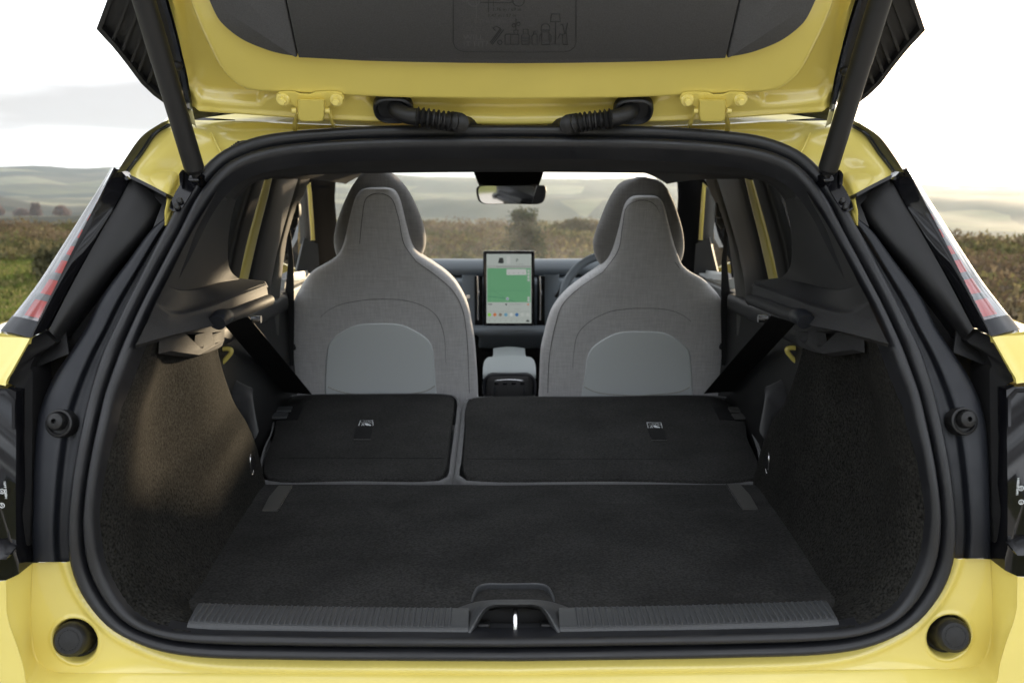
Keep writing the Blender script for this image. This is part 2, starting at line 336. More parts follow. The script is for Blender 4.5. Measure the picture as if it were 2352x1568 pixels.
    def build(s, name, m, parent=None, smooth=True, angle=38, weld=False):
        me = bpy.data.meshes.new(name); me.from_pydata([tuple(map(float, p)) for p in s.v], [], [tuple(int(i) for i in g) for g in s.f])
        bm = bmesh.new(); bm.from_mesh(me)
        if weld: bmesh.ops.remove_doubles(bm, verts=bm.verts, dist=0.0004)
        bmesh.ops.recalc_face_normals(bm, faces=bm.faces); bm.to_mesh(me); bm.free()
        if smooth:
            me.polygons.foreach_set('use_smooth', [True] * len(me.polygons)); me.set_sharp_from_angle(angle=R(angle))
        me.materials.append(m if not isinstance(m, str) else M[m])
        o = bpy.data.objects.new(name, me); COL.objects.link(o); o.parent = parent
        return o
def pair(name, mb, m, parent, rparent=None, **k):
    """a left part and its mirror twin on the right"""
    return mb.build(name, m, parent, **k), mb.mirrored().build(name, m, rparent if rparent is not None else parent, **k)
def empty(name, loc=(0, 0, 0)):
    o = bpy.data.objects.new(name, None); o.location = loc; COL.objects.link(o); o.empty_display_size = 0.2; return o
def tag(o, label=None, cat=None, group=None, kind=None):
    for k, v in (('label', label), ('category', cat), ('group', group), ('kind', kind)):
        if v: o[k] = v
    return o
def px_s(L, off=0.0): return [S(x, y, off) for x, y in L]
def sdist(P, poly):
    """distance of the points P (n,2) to the closed polygon, positive inside"""
    A = np.array(poly, float); B = np.roll(A, -1, 0); d = np.full(len(P), 1e9); ins = np.zeros(len(P), bool)
    for a, b in zip(A, B):
        ab = b - a; t = np.clip(((P - a) @ ab) / (ab @ ab + 1e-15), 0, 1); d = np.minimum(d, np.linalg.norm(P - a - t[:, None] * ab, axis=1))
        c = ((a[1] > P[:, 1]) != (b[1] > P[:, 1])); xx = (b[0] - a[0]) * (P[:, 1] - a[1]) / (b[1] - a[1] + 1e-15) + a[0]; ins ^= c & (P[:, 0] < xx)
    return np.where(ins, d, -d)
def smooth01(x): x = np.clip(x, 0, 1); return x * x * (3 - 2 * x)
def words(text, size, org, ex, ey, thick=0.0004):
    """lettering as thin raised mesh on the plane (org, ex, ey)"""
    c = bpy.data.curves.new('words', 'FONT'); c.body = text; c.size = size; c.resolution_u = 3
    o = bpy.data.objects.new('words', c); COL.objects.link(o); bpy.context.view_layer.update()
    me = bpy.data.meshes.new_from_object(o.evaluated_get(bpy.context.evaluated_depsgraph_get()))
    mb = MB(); ex, ey, org = Vector(ex), Vector(ey), Vector(org)
    mb.add([org + ex * v.co.x + ey * v.co.y for v in me.vertices], [tuple(p.vertices) for p in me.polygons])
    bpy.data.objects.remove(o); bpy.data.curves.remove(c); bpy.data.meshes.remove(me); return mb

# ------------------------------------------------------------------ the moor: ground, hills, heather, grass, trees
def lerp_tab(x, tab): return np.interp(x, [t[0] for t in tab], [t[1] for t in tab])
def edge_r(a):   return lerp_tab(a, [(-180, 30), (-60, 32), (-20, 32), (-8, 28), (8, 27), (16, 21), (60, 19), (180, 30)])     # brow of the plateau
def terr(r, a):
    """ground height at range r (m) and bearing a (degrees right of straight ahead), arrays"""
    r = np.asarray(r, float); a = np.asarray(a, float); E = edge_r(a)
    sky = lerp_tab(a, [(-180, 30), (-45, 40), (-26, 43), (-16, 38), (-10, 24), (0, 18), (6, 15), (10, 13), (18, 5), (26, -1), (60, 8), (180, 30)])
    near = lerp_tab(a, [(-180, -6), (-20, -5.5), (-8, -13), (30, -14), (180, -6)])
    K = [0, 1.0, 60, 220, 500, 900, 1500, 2500, 4200]
    z = np.zeros_like(r)
    seg = [np.zeros_like(r), np.zeros_like(r), np.full_like(r, -1.9), near, lerp_tab(a, [(-180, -34), (-60, -34), (-40, -13), (-16, -13), (-8, -34), (180, -34)]), lerp_tab(a, [(-180, -48), (-60, -48), (-40, -20), (-16, -20), (-8, -48), (180, -48)]), np.full_like(r, -18.0), sky, sky - 60]
    lo = [np.zeros_like(r), E, np.maximum(E + 22, 60), np.full_like(r, 220.0), np.full_like(r, 500.0), np.full_like(r, 900.0), np.full_like(r, 1500.0), np.full_like(r, 2500.0), np.full_like(r, 4200.0)]
    for i in range(8):
        t = np.clip((r - lo[i]) / np.maximum(lo[i + 1] - lo[i], 1e-3), 0, 1); t = t * t * (3 - 2 * t) if i > 0 else t
        z = np.where(r >= lo[i], seg[i] * (1 - t) + seg[i + 1] * t, z)
    z += 20 * np.exp(-((a + 30) / 4.6) ** 2 - ((r - 1000) / 260) ** 2)
    bk = np.clip((np.abs(a) - 95) / 45, 0, 1); rs2 = np.clip((r - 13) / 45, 0, 1); z += bk * bk * (3 - 2 * bk) * 7 * rs2 * rs2 * (3 - 2 * rs2)      # unseen rise added behind the camera to darken the reflections
    x, y = r * np.sin(np.radians(a)), r * np.cos(np.radians(a))
    und = np.sin(x * 0.011 + 1.3) * np.cos(y * 0.009 + 0.4) * 3.2 + np.sin(x * 0.031 + y * 0.012) * 1.6 + np.sin(x * 0.071 - y * 0.05 + 2) * 1.1
    z += und * np.clip((r - 120) / 600, 0, 1)
    z += (np.sin(x * 0.9 + 0.5 * np.sin(y * 0.7)) * np.cos(y * 0.8 + 0.6) * 0.06 + np.sin(x * 0.23) * np.sin(y * 0.31) * 0.1) * np.clip((r - 7) / 6, 0, 1)
    return z
def polar_sheet(name, rs, na, m):
    aa = np.linspace(-180, 180, na, endpoint=False); RR, AA = np.meshgrid(rs, aa, indexing='ij')
    Z = terr(RR, AA); v = np.stack([RR * np.sin(np.radians(AA)), RR * np.cos(np.radians(AA)), Z], -1).reshape(-1, 3); mb = MB(); nr = len(rs)
    mb.v = [tuple(p) for p in v]
    mb.f = [(i * na + j, i * na + (j + 1) % na, (i + 1) * na + (j + 1) % na, (i + 1) * na + j) for i in range(nr - 1) for j in range(na)]
    return tag(mb.build(name, m, None, angle=80), kind='structure')
def ground_mat(name, stops, s1, s2, s3=None):
    m, n, l, b = new_mat(name); b.inputs['Roughness'].default_value = 0.95; b.inputs['Specular IOR Level'].default_value = 0.1
    t = n.new('ShaderNodeTexCoord'); x = n.new('ShaderNodeTexNoise'); x.inputs['Scale'].default_value = s1; x.inputs['Detail'].default_value = 5; x.inputs['Roughness'].default_value = 0.6
    l.new(t.outputs['Object'], x.inputs['Vector']); fac = x.outputs['Fac']
    if s3:                                                             # field and wood patches
        vo = n.new('ShaderNodeTexVoronoi'); vo.inputs['Scale'].default_value = s3; l.new(t.outputs['Object'], vo.inputs['Vector'])
        sp = n.new('ShaderNodeSeparateColor'); l.new(vo.outputs['Color'], sp.inputs['Color'])
        mm = n.new('ShaderNodeMix'); mm.inputs['Factor'].default_value = 0.55; l.new(fac, mm.inputs['A']); l.new(sp.outputs['Red'], mm.inputs['B']); fac = mm.outputs['Result']
    cr = n.new('ShaderNodeValToRGB'); e = cr.color_ramp.elements; e[0].position, e[0].color = stops[0][0], (*stops[0][1], 1); e[1].position, e[1].color = stops[-1][0], (*stops[-1][1], 1)
    for p, c in stops[1:-1]: q = e.new(p); q.color = (*c, 1)
    l.new(fac, cr.inputs['Fac'])
    y = n.new('ShaderNodeTexNoise'); y.inputs['Scale'].default_value = s2; y.inputs['Detail'].default_value = 4; l.new(t.outputs['Object'], y.inputs['Vector'])
    mr = n.new('ShaderNodeMapRange'); mr.inputs['From Min'].default_value = 0.3; mr.inputs['From Max'].default_value = 0.7; mr.inputs['To Min'].default_value = 0.72; mr.inputs['To Max'].default_value = 1.28
    l.new(y.outputs['Fac'], mr.inputs['Value']); v = n.new('ShaderNodeVectorMath'); v.operation = 'SCALE'
    l.new(cr.outputs['Color'], v.inputs[0]); l.new(mr.outputs['Result'], v.inputs['Scale']); l.new(v.outputs['Vector'], b.inputs['Base Color'])
    return m
M['turf'] = ground_mat('moor_turf', [(0.32, (0.075, 0.09, 0.022)), (0.5, (0.115, 0.125, 0.035)), (0.68, (0.15, 0.135, 0.055))], 0.6, 6)
M['hill'] = ground_mat('far_hills', [(0.28, (0.005, 0.009, 0.006)), (0.42, (0.010, 0.015, 0.010)), (0.5, (0.034, 0.030, 0.022)), (0.6, (0.055, 0.06, 0.03)), (0.72, (0.12, 0.115, 0.07))], 0.004, 0.03, 0.006)
polar_sheet('ground', [0.05, 2, 4, 6, 8, 9, 10, 11, 12, 13, 14, 15, 16, 17, 18, 19, 20, 21, 22, 23, 24, 26, 28, 30, 32, 34, 37, 40, 44, 48, 53, 60], 240, M['turf'])
M['gravel'] = ground_mat('bounce_gravel', [(0.3, (0.34, 0.325, 0.29)), (0.5, (0.42, 0.40, 0.36)), (0.7, (0.48, 0.46, 0.42))], 9, 60)
gv = [(-4.2, 5.2), (-6.5, 2.0), (-8.0, -6.0), (-9.0, -26.0), (14.0, -26.0), (13.0, -6.0), (9.0, 0.5), (4.5, 5.0), (0.0, 6.6)]
go = MB().plate([(p_[0], p_[1], 0.004) for p_ in resample([Vector((x, y, 0)) for x, y in gv], 60, True, True)], (), (0, 0, -0.05)).build('gravel_bounce_sheet', M['gravel'], None, smooth=False)  # unseen pale ground, added to bounce light up onto the tailgate
tag(go, kind='structure')
polar_sheet('hills', list(np.geomspace(60, 4200, 110)), 420, M['hill'])

def leaf_mass(name, centres, radii, n, size, cols, m, parent=None, squash=1.0, seed=1, up=0.0, shell=0.5):
    """leaf-sized triangles spread through the volume of many clumps, each with its own tint"""
    g = np.random.default_rng(seed); V = []; C = []
    cols = np.array(cols)
    for c, rad in zip(centres, radii):
        d = g.normal(size=(n, 3)); d /= np.linalg.norm(d, axis=1)[:, None]; rr = rad * (shell + (1 - shell) * g.random(n)) ** 0.7
        p = np.array(c) + d * rr[:, None] * np.array([1, 1, squash])
        u = g.normal(size=(n, 3)); u[:, 2] += up; u /= np.linalg.norm(u, axis=1)[:, None]; w = np.cross(u, g.normal(size=(n, 3))); w /= np.linalg.norm(w, axis=1)[:, None] + 1e-9
        s = size * (0.6 + 0.8 * g.random(n))[:, None]
        V.append(np.stack([p - w * s * 0.35, p + w * s * 0.35, p + u * s], 1).reshape(-1, 3))
        base = cols[g.integers(len(cols))] * (0.85 + 0.3 * g.random()); k = base[None] * (0.82 + 0.36 * g.random((n, 1))); C.append(np.repeat(k, 3, 0))
    V = np.concatenate(V); C = np.concatenate(C); nt = len(V) // 3
    me = bpy.data.meshes.new(name); me.vertices.add(len(V)); me.vertices.foreach_set('co', V.astype(np.float32).ravel())
    me.loops.add(len(V)); me.loops.foreach_set('vertex_index', np.arange(len(V), dtype=np.int32))
    me.polygons.add(nt); me.polygons.foreach_set('loop_start', np.arange(0, len(V), 3, dtype=np.int32)); me.update(calc_edges=True)
    at_ = me.attributes.new('tint', 'FLOAT_COLOR', 'POINT'); at_.data.foreach_set('color', np.concatenate([np.clip(C, 0, 1), np.ones((len(C), 1))], 1).astype(np.float32).ravel())
    me.materials.append(m); o = bpy.data.objects.new(name, me); COL.objects.link(o); o.parent = parent; return o
M['leaf'] = tinted('moor_leaves', trans=0.3); M['bark'] = mat('bark', (0.06, 0.045, 0.032), 0.9, 0.2)
def scatter(n, a0, a1, r0f, r1f, seed):
    g = np.random.default_rng(seed); a = a0 + (a1 - a0) * g.random(n); r0, r1 = r0f(a), r1f(a); r = np.sqrt(r0 ** 2 + (r1 ** 2 - r0 ** 2) * g.random(n)); return r, a, g
h_in = lambda a: lerp_tab(a, [(-60, 18.5), (-14, 18.0), (-8, 14), (8, 12), (15, 6.5), (60, 5.0)])
r_, a_, g_ = scatter(10500, -52, 52, h_in, lambda a: edge_r(a) + 5, 3)
patch = np.sin(r_ * 0.55 + a_ * 0.21) * np.cos(a_ * 0.33 - r_ * 0.2)
hh = (0.14 + 0.26 * g_.random(len(r_)) ** 1.3) * (0.8 + 0.35 * patch); zz = terr(r_, a_)
hc = np.stack([r_ * np.sin(np.radians(a_)), r_ * np.cos(np.radians(a_)), zz + hh * 0.45], 1)
brown = [(0.100, 0.074, 0.048), (0.095, 0.080, 0.046), (0.13, 0.10, 0.06), (0.085, 0.064, 0.044)]; olive = [(0.085, 0.088, 0.034), (0.115, 0.105, 0.045), (0.07, 0.075, 0.035), (0.15, 0.125, 0.06)]
sel = (patch + 0.35 * g_.normal(size=len(r_))) > 0.05
tag(leaf_mass('heather', hc[sel], hh[sel], 44, 0.075, brown, M['leaf'], squash=0.85, seed=4, up=0.9), 'brown heather and scrub covering the moor behind the car', 'heather', kind='stuff')
tag(leaf_mass('moor_scrub', hc[~sel], hh[~sel], 44, 0.075, olive, M['leaf'], squash=0.85, seed=5, up=0.9), 'olive bilberry and dry grass tufts among the heather', 'scrub', kind='stuff')
r_, a_, g_ = scatter(14000, -50, -6, lambda a: a * 0 + 5.5, lambda a: a * 0 + 19.0, 8)
zz = terr(r_, a_); gc = np.stack([r_ * np.sin(np.radians(a_)), r_ * np.cos(np.radians(a_)), zz + 0.015], 1)
tag(leaf_mass('grass', gc, np.full(len(gc), 0.05), 9, 0.065, [(0.14, 0.155, 0.04), (0.11, 0.14, 0.033), (0.18, 0.165, 0.065), (0.125, 0.13, 0.04)], M['leaf'], squash=0.2, seed=9, up=2.6), 'short yellowish green grass beside the car on the left', 'grass', kind='stuff')
r_, a_, g_ = scatter(5200, -16, 22, lambda a: a * 0 + 8.0, lambda a: a * 0 + 15.5, 18)
zz = terr(r_, a_); gc = np.stack([r_ * np.sin(np.radians(a_)), r_ * np.cos(np.radians(a_)), zz + 0.03], 1)
tag(leaf_mass('dry_grass', gc, np.full(len(gc), 0.08), 9, 0.13, [(0.22, 0.17, 0.085), (0.17, 0.13, 0.06), (0.15, 0.13, 0.06)], M['leaf'], squash=0.3, seed=19, up=2.4), 'straw coloured dry grass ahead of the windscreen', 'grass', kind='stuff')

def ground_at(px, r):
    a = math.degrees(math.atan2(px - 1153, FPX)); return Vector((r * math.sin(R(a)), r * math.cos(R(a)), float(terr(np.array([r]), np.array([a]))[0])))
def bush(name, label, base, h, w, cols, n_clumps, seed, cat='bush', group=None, leaf=0.06, per=70, stem=0.02, lo=0.0):
    o = empty(name, base); tag(o, label, cat, group); g = np.random.default_rng(seed); cs, rs = [], []
    mb = MB()
    for i in range(n_clumps):
        t = g.random(); z = h * (lo + (1 - lo) * (0.08 + 0.86 * t)); rad = w * 0.5 * (1 - 0.62 * t) * math.sqrt(g.random()); a = g.random() * 6.283
        c = np.array([rad * math.cos(a), rad * math.sin(a), z]); cs.append(c); rs.append(w * (0.10 + 0.10 * g.random()) * (1.15 - 0.6 * t))
        if i % 3 == 0: mb.tube([(0, 0, -0.05), c * np.array([0.4, 0.4, 0.5]), c], [stem, stem * 0.6, stem * 0.25], 6, 6)
    mb.build('stem' if cat == 'bush' else 'trunk', 'bark', o)
    leaf_mass('crown', cs, rs, per, leaf, cols, M['leaf'], o, squash=1.15, seed=seed, up=0.7, shell=0.2); return o
bush('gorse_bush', 'dark green gorse bush seen through the windscreen below the mirror', ground_at(1206, 15), 1.06, 0.98, [(0.03, 0.042, 0.022), (0.045, 0.055, 0.026), (0.075, 0.078, 0.038)], 110, 31, leaf=0.042, per=40)
bush('scrub_bush', 'low olive scrub bush beside the driver headrest through the windscreen', ground_at(1338, 25), 0.44, 1.3, [(0.07, 0.07, 0.036), (0.09, 0.075, 0.04)], 34, 32, leaf=0.07)
bush('rush_tussock', 'dark rush tussock on the green grass at the far left', ground_at(28, 14.5), 0.42, 1.1, [(0.05, 0.05, 0.026), (0.085, 0.08, 0.04)], 30, 33, 'tussock', leaf=0.09)
for px, r, h, w, s, lab in ((93, 620, 9.0, 7.6, 41, 'reddish bare tree standing alone on the far slope left'), (6, 640, 7.5, 8.0, 42, 'bare russet tree at the very left edge of the photo'),
                            (62, 680, 4.0, 11.0, 43, 'low dark thicket left of the lone bare tree'), (150, 600, 5.0, 10.0, 44, 'low reddish tree clump just left of the left tail lamp')):
    bush('bare_tree', lab, ground_at(px, r), h, w, [(0.16, 0.105, 0.09), (0.14, 0.1, 0.085)], 60, s, 'tree', 'bare trees on the far slope', leaf=0.8, per=40, stem=0.2, lo=0.12)

# the air over the valley
hz = MB().box((0, 0, -30), (9400, 9400, 190))
hb = hz.build('haze', M['leaf'], None, smooth=False); hb.data.materials.clear()
hm, hn, hl, hp = new_mat('valley_haze'); hn.remove(hp); pv = hn.new('ShaderNodeVolumePrincipled')
pv.inputs['Color'].default_value = (0.70, 0.86, 1.0, 1); pv.inputs['Density'].default_value = 0.000095; pv.inputs['Anisotropy'].default_value = 0.45
hl.new(pv.outputs['Volume'], hn['Material Output'].inputs['Volume']); hb.data.materials.append(hm)
tag(hb, kind='stuff')

# ------------------------------------------------------------------ the car
car = tag(empty('hatchback_car', (0, 0, 0)), 'yellow hatchback with its tailgate raised and the boot open', 'car')

# seal round the boot opening: outer and inner edge of the left half, top middle to bottom middle
SO = [(1180, 297), (932, 298), (831, 300), (746, 305), (672, 311), (600, 322), (544, 341), (503, 364), (463, 402), (426, 449), (392, 516), (368, 561), (337, 622), (304, 686), (270, 754), (243, 811), (220, 882), (198, 968), (180, 1060), (169, 1140), (163, 1234), (169, 1291), (187, 1344), (219, 1394), (262, 1438), (321, 1470), (379, 1490), (467, 1503), (686, 1509), (930, 1511), (1180, 1512)]
SI = [(1180, 339), (931, 341), (746, 349), (650, 360), (590, 373), (545, 392), (510, 421), (472, 474), (435, 548), (388, 636), (348, 713), (314, 791), (290, 855), (268, 912), (254, 973), (239, 1040), (227, 1110), (220, 1176), (222, 1219), (233, 1286), (257, 1344), (292, 1394), (335, 1426), (379, 1441), (429, 1449), (686, 1456), (930, 1458), (1180, 1459)]
def to_mid(P): P[0][0] = 0; P[-1][0] = 0; return P
NS = 130
so3 = to_mid(resample(px_s(SO), NS)); si3 = to_mid(resample(px_s(SI), NS))
def nrm_at(p):
    e = 1e-3; gx = (tail_y(p[0] + e, p[2]) - tail_y(p[0] - e, p[2])) / (2 * e); gz = (tail_y(p[0], p[2] + e) - tail_y(p[0], p[2] - e)) / (2 * e)
    v = np.array([gx, -1, gz]); return v / np.linalg.norm(v)
SN = np.array([nrm_at(p) for p in so3]); SN[0][0] = SN[-1][0] = 0
def ring(q, h): return so3 * (1 - q) + si3 * q + SN * h
def band(prof): return [ring(q, h) for q, h in prof]
def full_ring(P): return np.vstack([P, (P[1:-1] * np.array([-1, 1, 1]))[::-1]])
def ring_part(name, prof, m, parent):
    rows = [full_ring(ring(q, h)) for q, h in prof]; n = len(rows[0]); mb = MB(); mb.v = [tuple(p) for r in rows for p in r]
    mb.f = [(i * n + j, i * n + (j + 1) % n, (i + 1) * n + (j + 1) % n, (i + 1) * n + j) for i in range(len(rows) - 1) for j in range(n)]
    return mb.build(name, m, parent, angle=60)
def arc(q0, q1, h0, h1, n=7): return [(q0 + (q1 - q0) * (1 - math.cos(math.pi * i / n)) / 2, h0 + (h1 - h0) * math.sin(math.pi * i / n)) for i in range(n + 1)]
seal = ring_part('boot_seal', [(-0.06, -0.02)] + arc(-0.04, 0.46, 0.0, 0.017) + [(0.47, -0.006), (0.53, -0.006)], 'rubber', car)
ring_part('inner_lip', [(0.53, -0.006)] + arc(0.54, 0.98, 0.0, 0.013) + [(1.0, -0.03)], 'rubber', seal)

# lower rear body: flange, bumper step, recessed buffers
body = None
i0 = min(range(NS), key=lambda i: (so3[i][0] - S(169, 1292).x) ** 2 + (so3[i][2] - S(169, 1292).z) ** 2)
lowseal = so3[i0:] + SN[i0:] * -0.012
def midx(L): L = [Vector(p) for p in L]; L[-1].x = 0; return L
A0 = midx(px_s([(74, 1292), (72, 1350), (71, 1409), (74, 1460), (80, 1497), (96, 1529), (122, 1541), (190, 1544), (300, 1545), (686, 1546), (1180, 1549)], 0.0))
A1 = midx(px_s([(69, 1293), (66, 1350), (65, 1409), (68, 1462), (74, 1503), (92, 1537), (120, 1549), (190, 1553), (300, 1554), (686, 1556), (1180, 1559)], 0.008))
B0 = midx(px_s([(16, 1331), (17, 1370), (18, 1409), (28, 1445), (39, 1476), (54, 1526), (70, 1580), (150, 1622), (300, 1640), (686, 1650), (1180, 1655)], 0.055))
B1 = midx(px_s([(8, 1333), (9, 1370), (10, 1409), (20, 1450), (31, 1484), (45, 1536), (60, 1600), (145, 1645), (300, 1665), (686, 1678), (1180, 1683)], 0.06))
C0 = midx(px_s([(-60, 1345), (-60, 1400), (-58, 1450), (-50, 1510), (-40, 1570), (-20, 1640), (20, 1720), (120, 1790), (300, 1820), (686, 1840), (1180, 1845)], 0.06))
C1 = midx([Vector((p.x * 1.06, p.y + 0.02 + 0.25 * (abs(p.x) > 0.7), 0.32)) for p in C0])
mbF = MB().loft([lowseal, [Vector(a) * 0.5 + Vector(b) * 0.5 for a, b in zip(resample(lowseal, 60), resample(A0, 60))], A0], 420, 32, smooth_v=False)
bc = S(170, 1473); P = np.array(mbF.v); d = np.sqrt((P[:, 0] - bc.x) ** 2 + (P[:, 2] - bc.z) ** 2); PXM = 1.5 / FPX
P[:, 1] += 0.026 * (1 - smooth01((d - 47 * PXM) / (11 * PXM))) - 0.003 * np.exp(-((d - 62 * PXM) / (5 * PXM)) ** 2)
dl = np.linalg.norm(P[:, None, [0, 2]] - np.array(resample(lowseal, 80))[None, :, [0, 2]], axis=2).min(1)      # small rolled lip next to the seal
P[:, 1] -= 0.006 * np.exp(-((dl - 0.020) / 0.008) ** 2)
mbF.v = [tuple(p) for p in P]
mbB = MB().loft([A0, A1, B0, B1, C0], 90, 6); mbB.loft([C0, C1], 90, 3)
body = mbF.both().build('body_shell', 'paint', car, weld=True, angle=50)
mbB.both().build('rear_bumper', 'paint', body, weld=True, angle=60)
# rubber buffers in the recesses
ax = np.array([0.10, -1, 0.06]); kc = S(170, 1473); kc = np.array(kc) + np.array([-0.001, 0.027, -0.001])
KAX = np.array(at(158, 1470, float(kc[1]) - 0.05)) - kc
mb = MB().lathe([(0.0, 0), (0.0345, 0), (0.0345, 0.004), (0.031, 0.006), (0.0285, 0.014), (0.0285, 0.040), (0.027, 0.048), (0.022, 0.053), (0.0, 0.0545)], kc, KAX, 36)
bufs = pair('rubber_buffer', mb, 'black', body)
e2 = KAX.copy(); e2 /= np.linalg.norm(e2); uu = np.cross(e2, [0, 0, 1.0]); uu /= np.linalg.norm(uu); ww = np.cross(uu, e2)
mbd = MB()
for rr, nn in ((0.0165, 22), (0.0195, 26)):
    for k in range(nn):
        a = 6.28318 * k / nn; c = kc + e2 * (0.0536 - 0.0012 * (rr > 0.018)) + rr * (math.cos(a) * uu + math.sin(a) * ww); mbd.lathe([(0.0011, -0.002), (0.0011, 0.0006), (0.0006, 0.001)], c, e2, 6)
pair('knurl_ring', mbd, 'black', bufs[0], bufs[1])

# dark satin panels beside the opening
so_d = [(394, 512), (368, 561), (337, 622), (304, 686), (270, 754), (243, 811), (220, 882), (198, 968), (180, 1060), (169, 1140), (163, 1234), (170, 1290)]
rid = [(377, 505), (350, 528), (294, 605), (236, 686), (203, 754), (162, 818), (138, 855), (108, 915), (90, 973), (82, 1046), (77, 1176), (76, 1290)]
def between(a, b, t): A, B = resample(a, 40), resample(b, 40); return [Vector(p) for p in A * (1 - t) + B * t]
a3, r3 = [Vector((x, y, 0)) for x, y in so_d], [Vector((x, y, 0)) for x, y in rid]
def sdx(t, off): return [S(p.x, p.y, off) for p in between(a3, r3, t)]
mbP = MB().loft([sdx(-0.1, -0.022), sdx(0.12, -0.014), sdx(0.32, -0.010), sdx(0.48, 0.006), sdx(0.7, 0.010), sdx(0.93, 0.010), sdx(1.02, 0.003), sdx(1.07, -0.03), sdx(1.10, -0.09)], 60, 5)
panels = pair('side_panel', mbP, 'satin', car)
ub = np.array(S(141, 972, 0.0075)); e1 = np.array([-0.05, -1, 0.28]); mb = MB()
mb.lathe([(0.0235, -0.012), (0.0235, 0.006), (0.0225, 0.010), (0.0195, 0.0115), (0.0175, 0.010), (0.0170, 0.003), (0.0, 0.003)], ub, e1, 32)
bb = pair('buffer_socket', mb, 'black', panels[0], panels[1])
mb = MB().lathe([(0.0145, -0.002), (0.0145, 0.012), (0.013, 0.018), (0.009, 0.0205), (0.0042, 0.021), (0.0038, 0.012), (0.0, 0.012)], ub + np.array([-0.0025, 0, 0.003]), e1, 30)
pair('rubber_stop', mb, 'black', panels[0], panels[1])

# backing of the shut-line channel
rid2 = [Vector((x, y, 0)) for x, y in rid]; lam = [Vector((x, y, 0)) for x, y in [(300, 400), (270, 440), (230, 500), (180, 580), (140, 650), (100, 740), (60, 830), (30, 890), (30, 980), (34, 1080), (40, 1200), (44, 1310)]]
mbK = MB().loft([[S(p.x + 14, p.y, -0.07) for p in rid2], [S(p.x, p.y, -0.085) for p in lam]], 40, 4)
pair('shut_channel', mbK, 'matte', panels[0], panels[1])

# tail lamps
L_ = [(262, 386), (236, 440), (201, 508), (165, 580), (130, 652), (97, 718), (69, 775)]; G_ = [(296, 412), (270, 462), (236, 520), (201, 582), (167, 642), (136, 700), (107, 757)]
O_ = [(258, 385), (231, 428), (190, 492), (137, 575), (86, 652), (36, 716), (2, 758)]
Q_ = [(372, 462), (350, 505), (312, 555), (262, 615), (214, 680), (168, 742), (136, 785)]
def sl(P, off): return [S(x, y, off) for x, y in P]
mbG = MB().loft([sl([(x - 2, y) for x, y in L_], 0.030), sl(L_, 0.050), sl([(x * 0.92 + g * 0.08, y) for (x, y), (g, _) in zip(L_, G_)], 0.054), sl([(x * 0.06 + g * 0.94, yy) for (x, y), (g, yy) in zip(L_, G_)], 0.030), sl(G_, 0.026), sl([(x + 5, y) for x, y in G_], 0.018)], 40, 3)
mbG.plate(sl([(262, 386), (276, 390), (296, 412), (290, 414)], 0.04), (), (0, 0.05, 0))
lampL = mbG.build('tail_lamp', 'gloss', car); lampR = mbG.mirrored().build('tail_lamp', 'gloss', car)
# housing flank towards the boot: matte
G2 = [(304, 404), (274, 460), (240, 518), (206, 580), (172, 642), (141, 702), (112, 758)]
mbH = MB().loft([sl(G2, 0.024), sl([(a * 0.5 + c * 0.5, b * 0.5 + d * 0.5) for (a, b), (c, d) in zip(G2, Q_)], 0.012), sl(Q_, -0.015), sl([(x + 14, y + 6) for x, y in Q_], -0.06)], 40, 5)
mbH.plate(sl([(303, 402), (381, 447), (380, 470), (377, 503), (352, 522), (372, 470)], 0.0), (), (0, 0.05, -0.01))
pair('lamp_flank', mbH, 'black', lampL, lampR)
mbT = MB().strip(sl([(296, 400), (340, 422), (381, 444)], 0.046), sl([(300, 410), (340, 430), (381, 452)], 0.046), (0, 0.06, -0.01)); pair('lamp_cap', mbT, 'black', lampL, lampR)
# reflector bowl and lens
def lx(t, off): return sl([(x * (1 - t) + o * t, y * (1 - t) + oy * t) for (x, y), (o, oy) in zip(L_, O_)], off)
def cut(P, n0=0.0, n1=1.0, k=40): Rr = resample(P, 200); return [Vector(p) for p in Rr[int(n0 * 199):int(n1 * 199) + 1]]
mbR = MB().loft([cut(lx(0.02, 0.036), 0, 0.92), cut(lx(0.35, 0.028), 0, 0.92), cut(lx(0.7, 0.016), 0, 0.92), cut(lx(0.97, -0.012), 0, 0.92)], 60, 4); refl = pair('reflector', mbR, 'reflector', lampL, lampR)
outw = [Vector((p.x - 0.012, p.y + 0.10, p.z)) for p in lx(1.0, -0.004)]
mbN = MB().loft([lx(0.0, 0.047), lx(0.3, 0.044), lx(0.65, 0.032), lx(1.0, 0.0), outw], 60, 4); pair('lens', mbN, 'lens', lampL, lampR)
mbC = MB().loft([cut(lx(-0.01, 0.050), 0.915, 1), cut(lx(0.35, 0.047), 0.915, 1), cut(lx(0.7, 0.035), 0.915, 1), cut(lx(1.01, 0.002), 0.915, 1), [p + Vector((-0.012, 0.1, 0)) for p in cut(lx(1.01, 0.0), 0.915, 1)]], 12, 4); pair('lamp_base', mbC, 'satin', lampL, lampR)
segs = [(0.90, 0.81, 0.60), (0.775, 0.695, 0.55), (0.655, 0.585, 0.46), (0.55, 0.50, 0.36), (0.45, 0.40, 0.20), (0.345, 0.305, 0.13), (0.235, 0.205, 0.10), (0.14, 0.115, 0.08)]
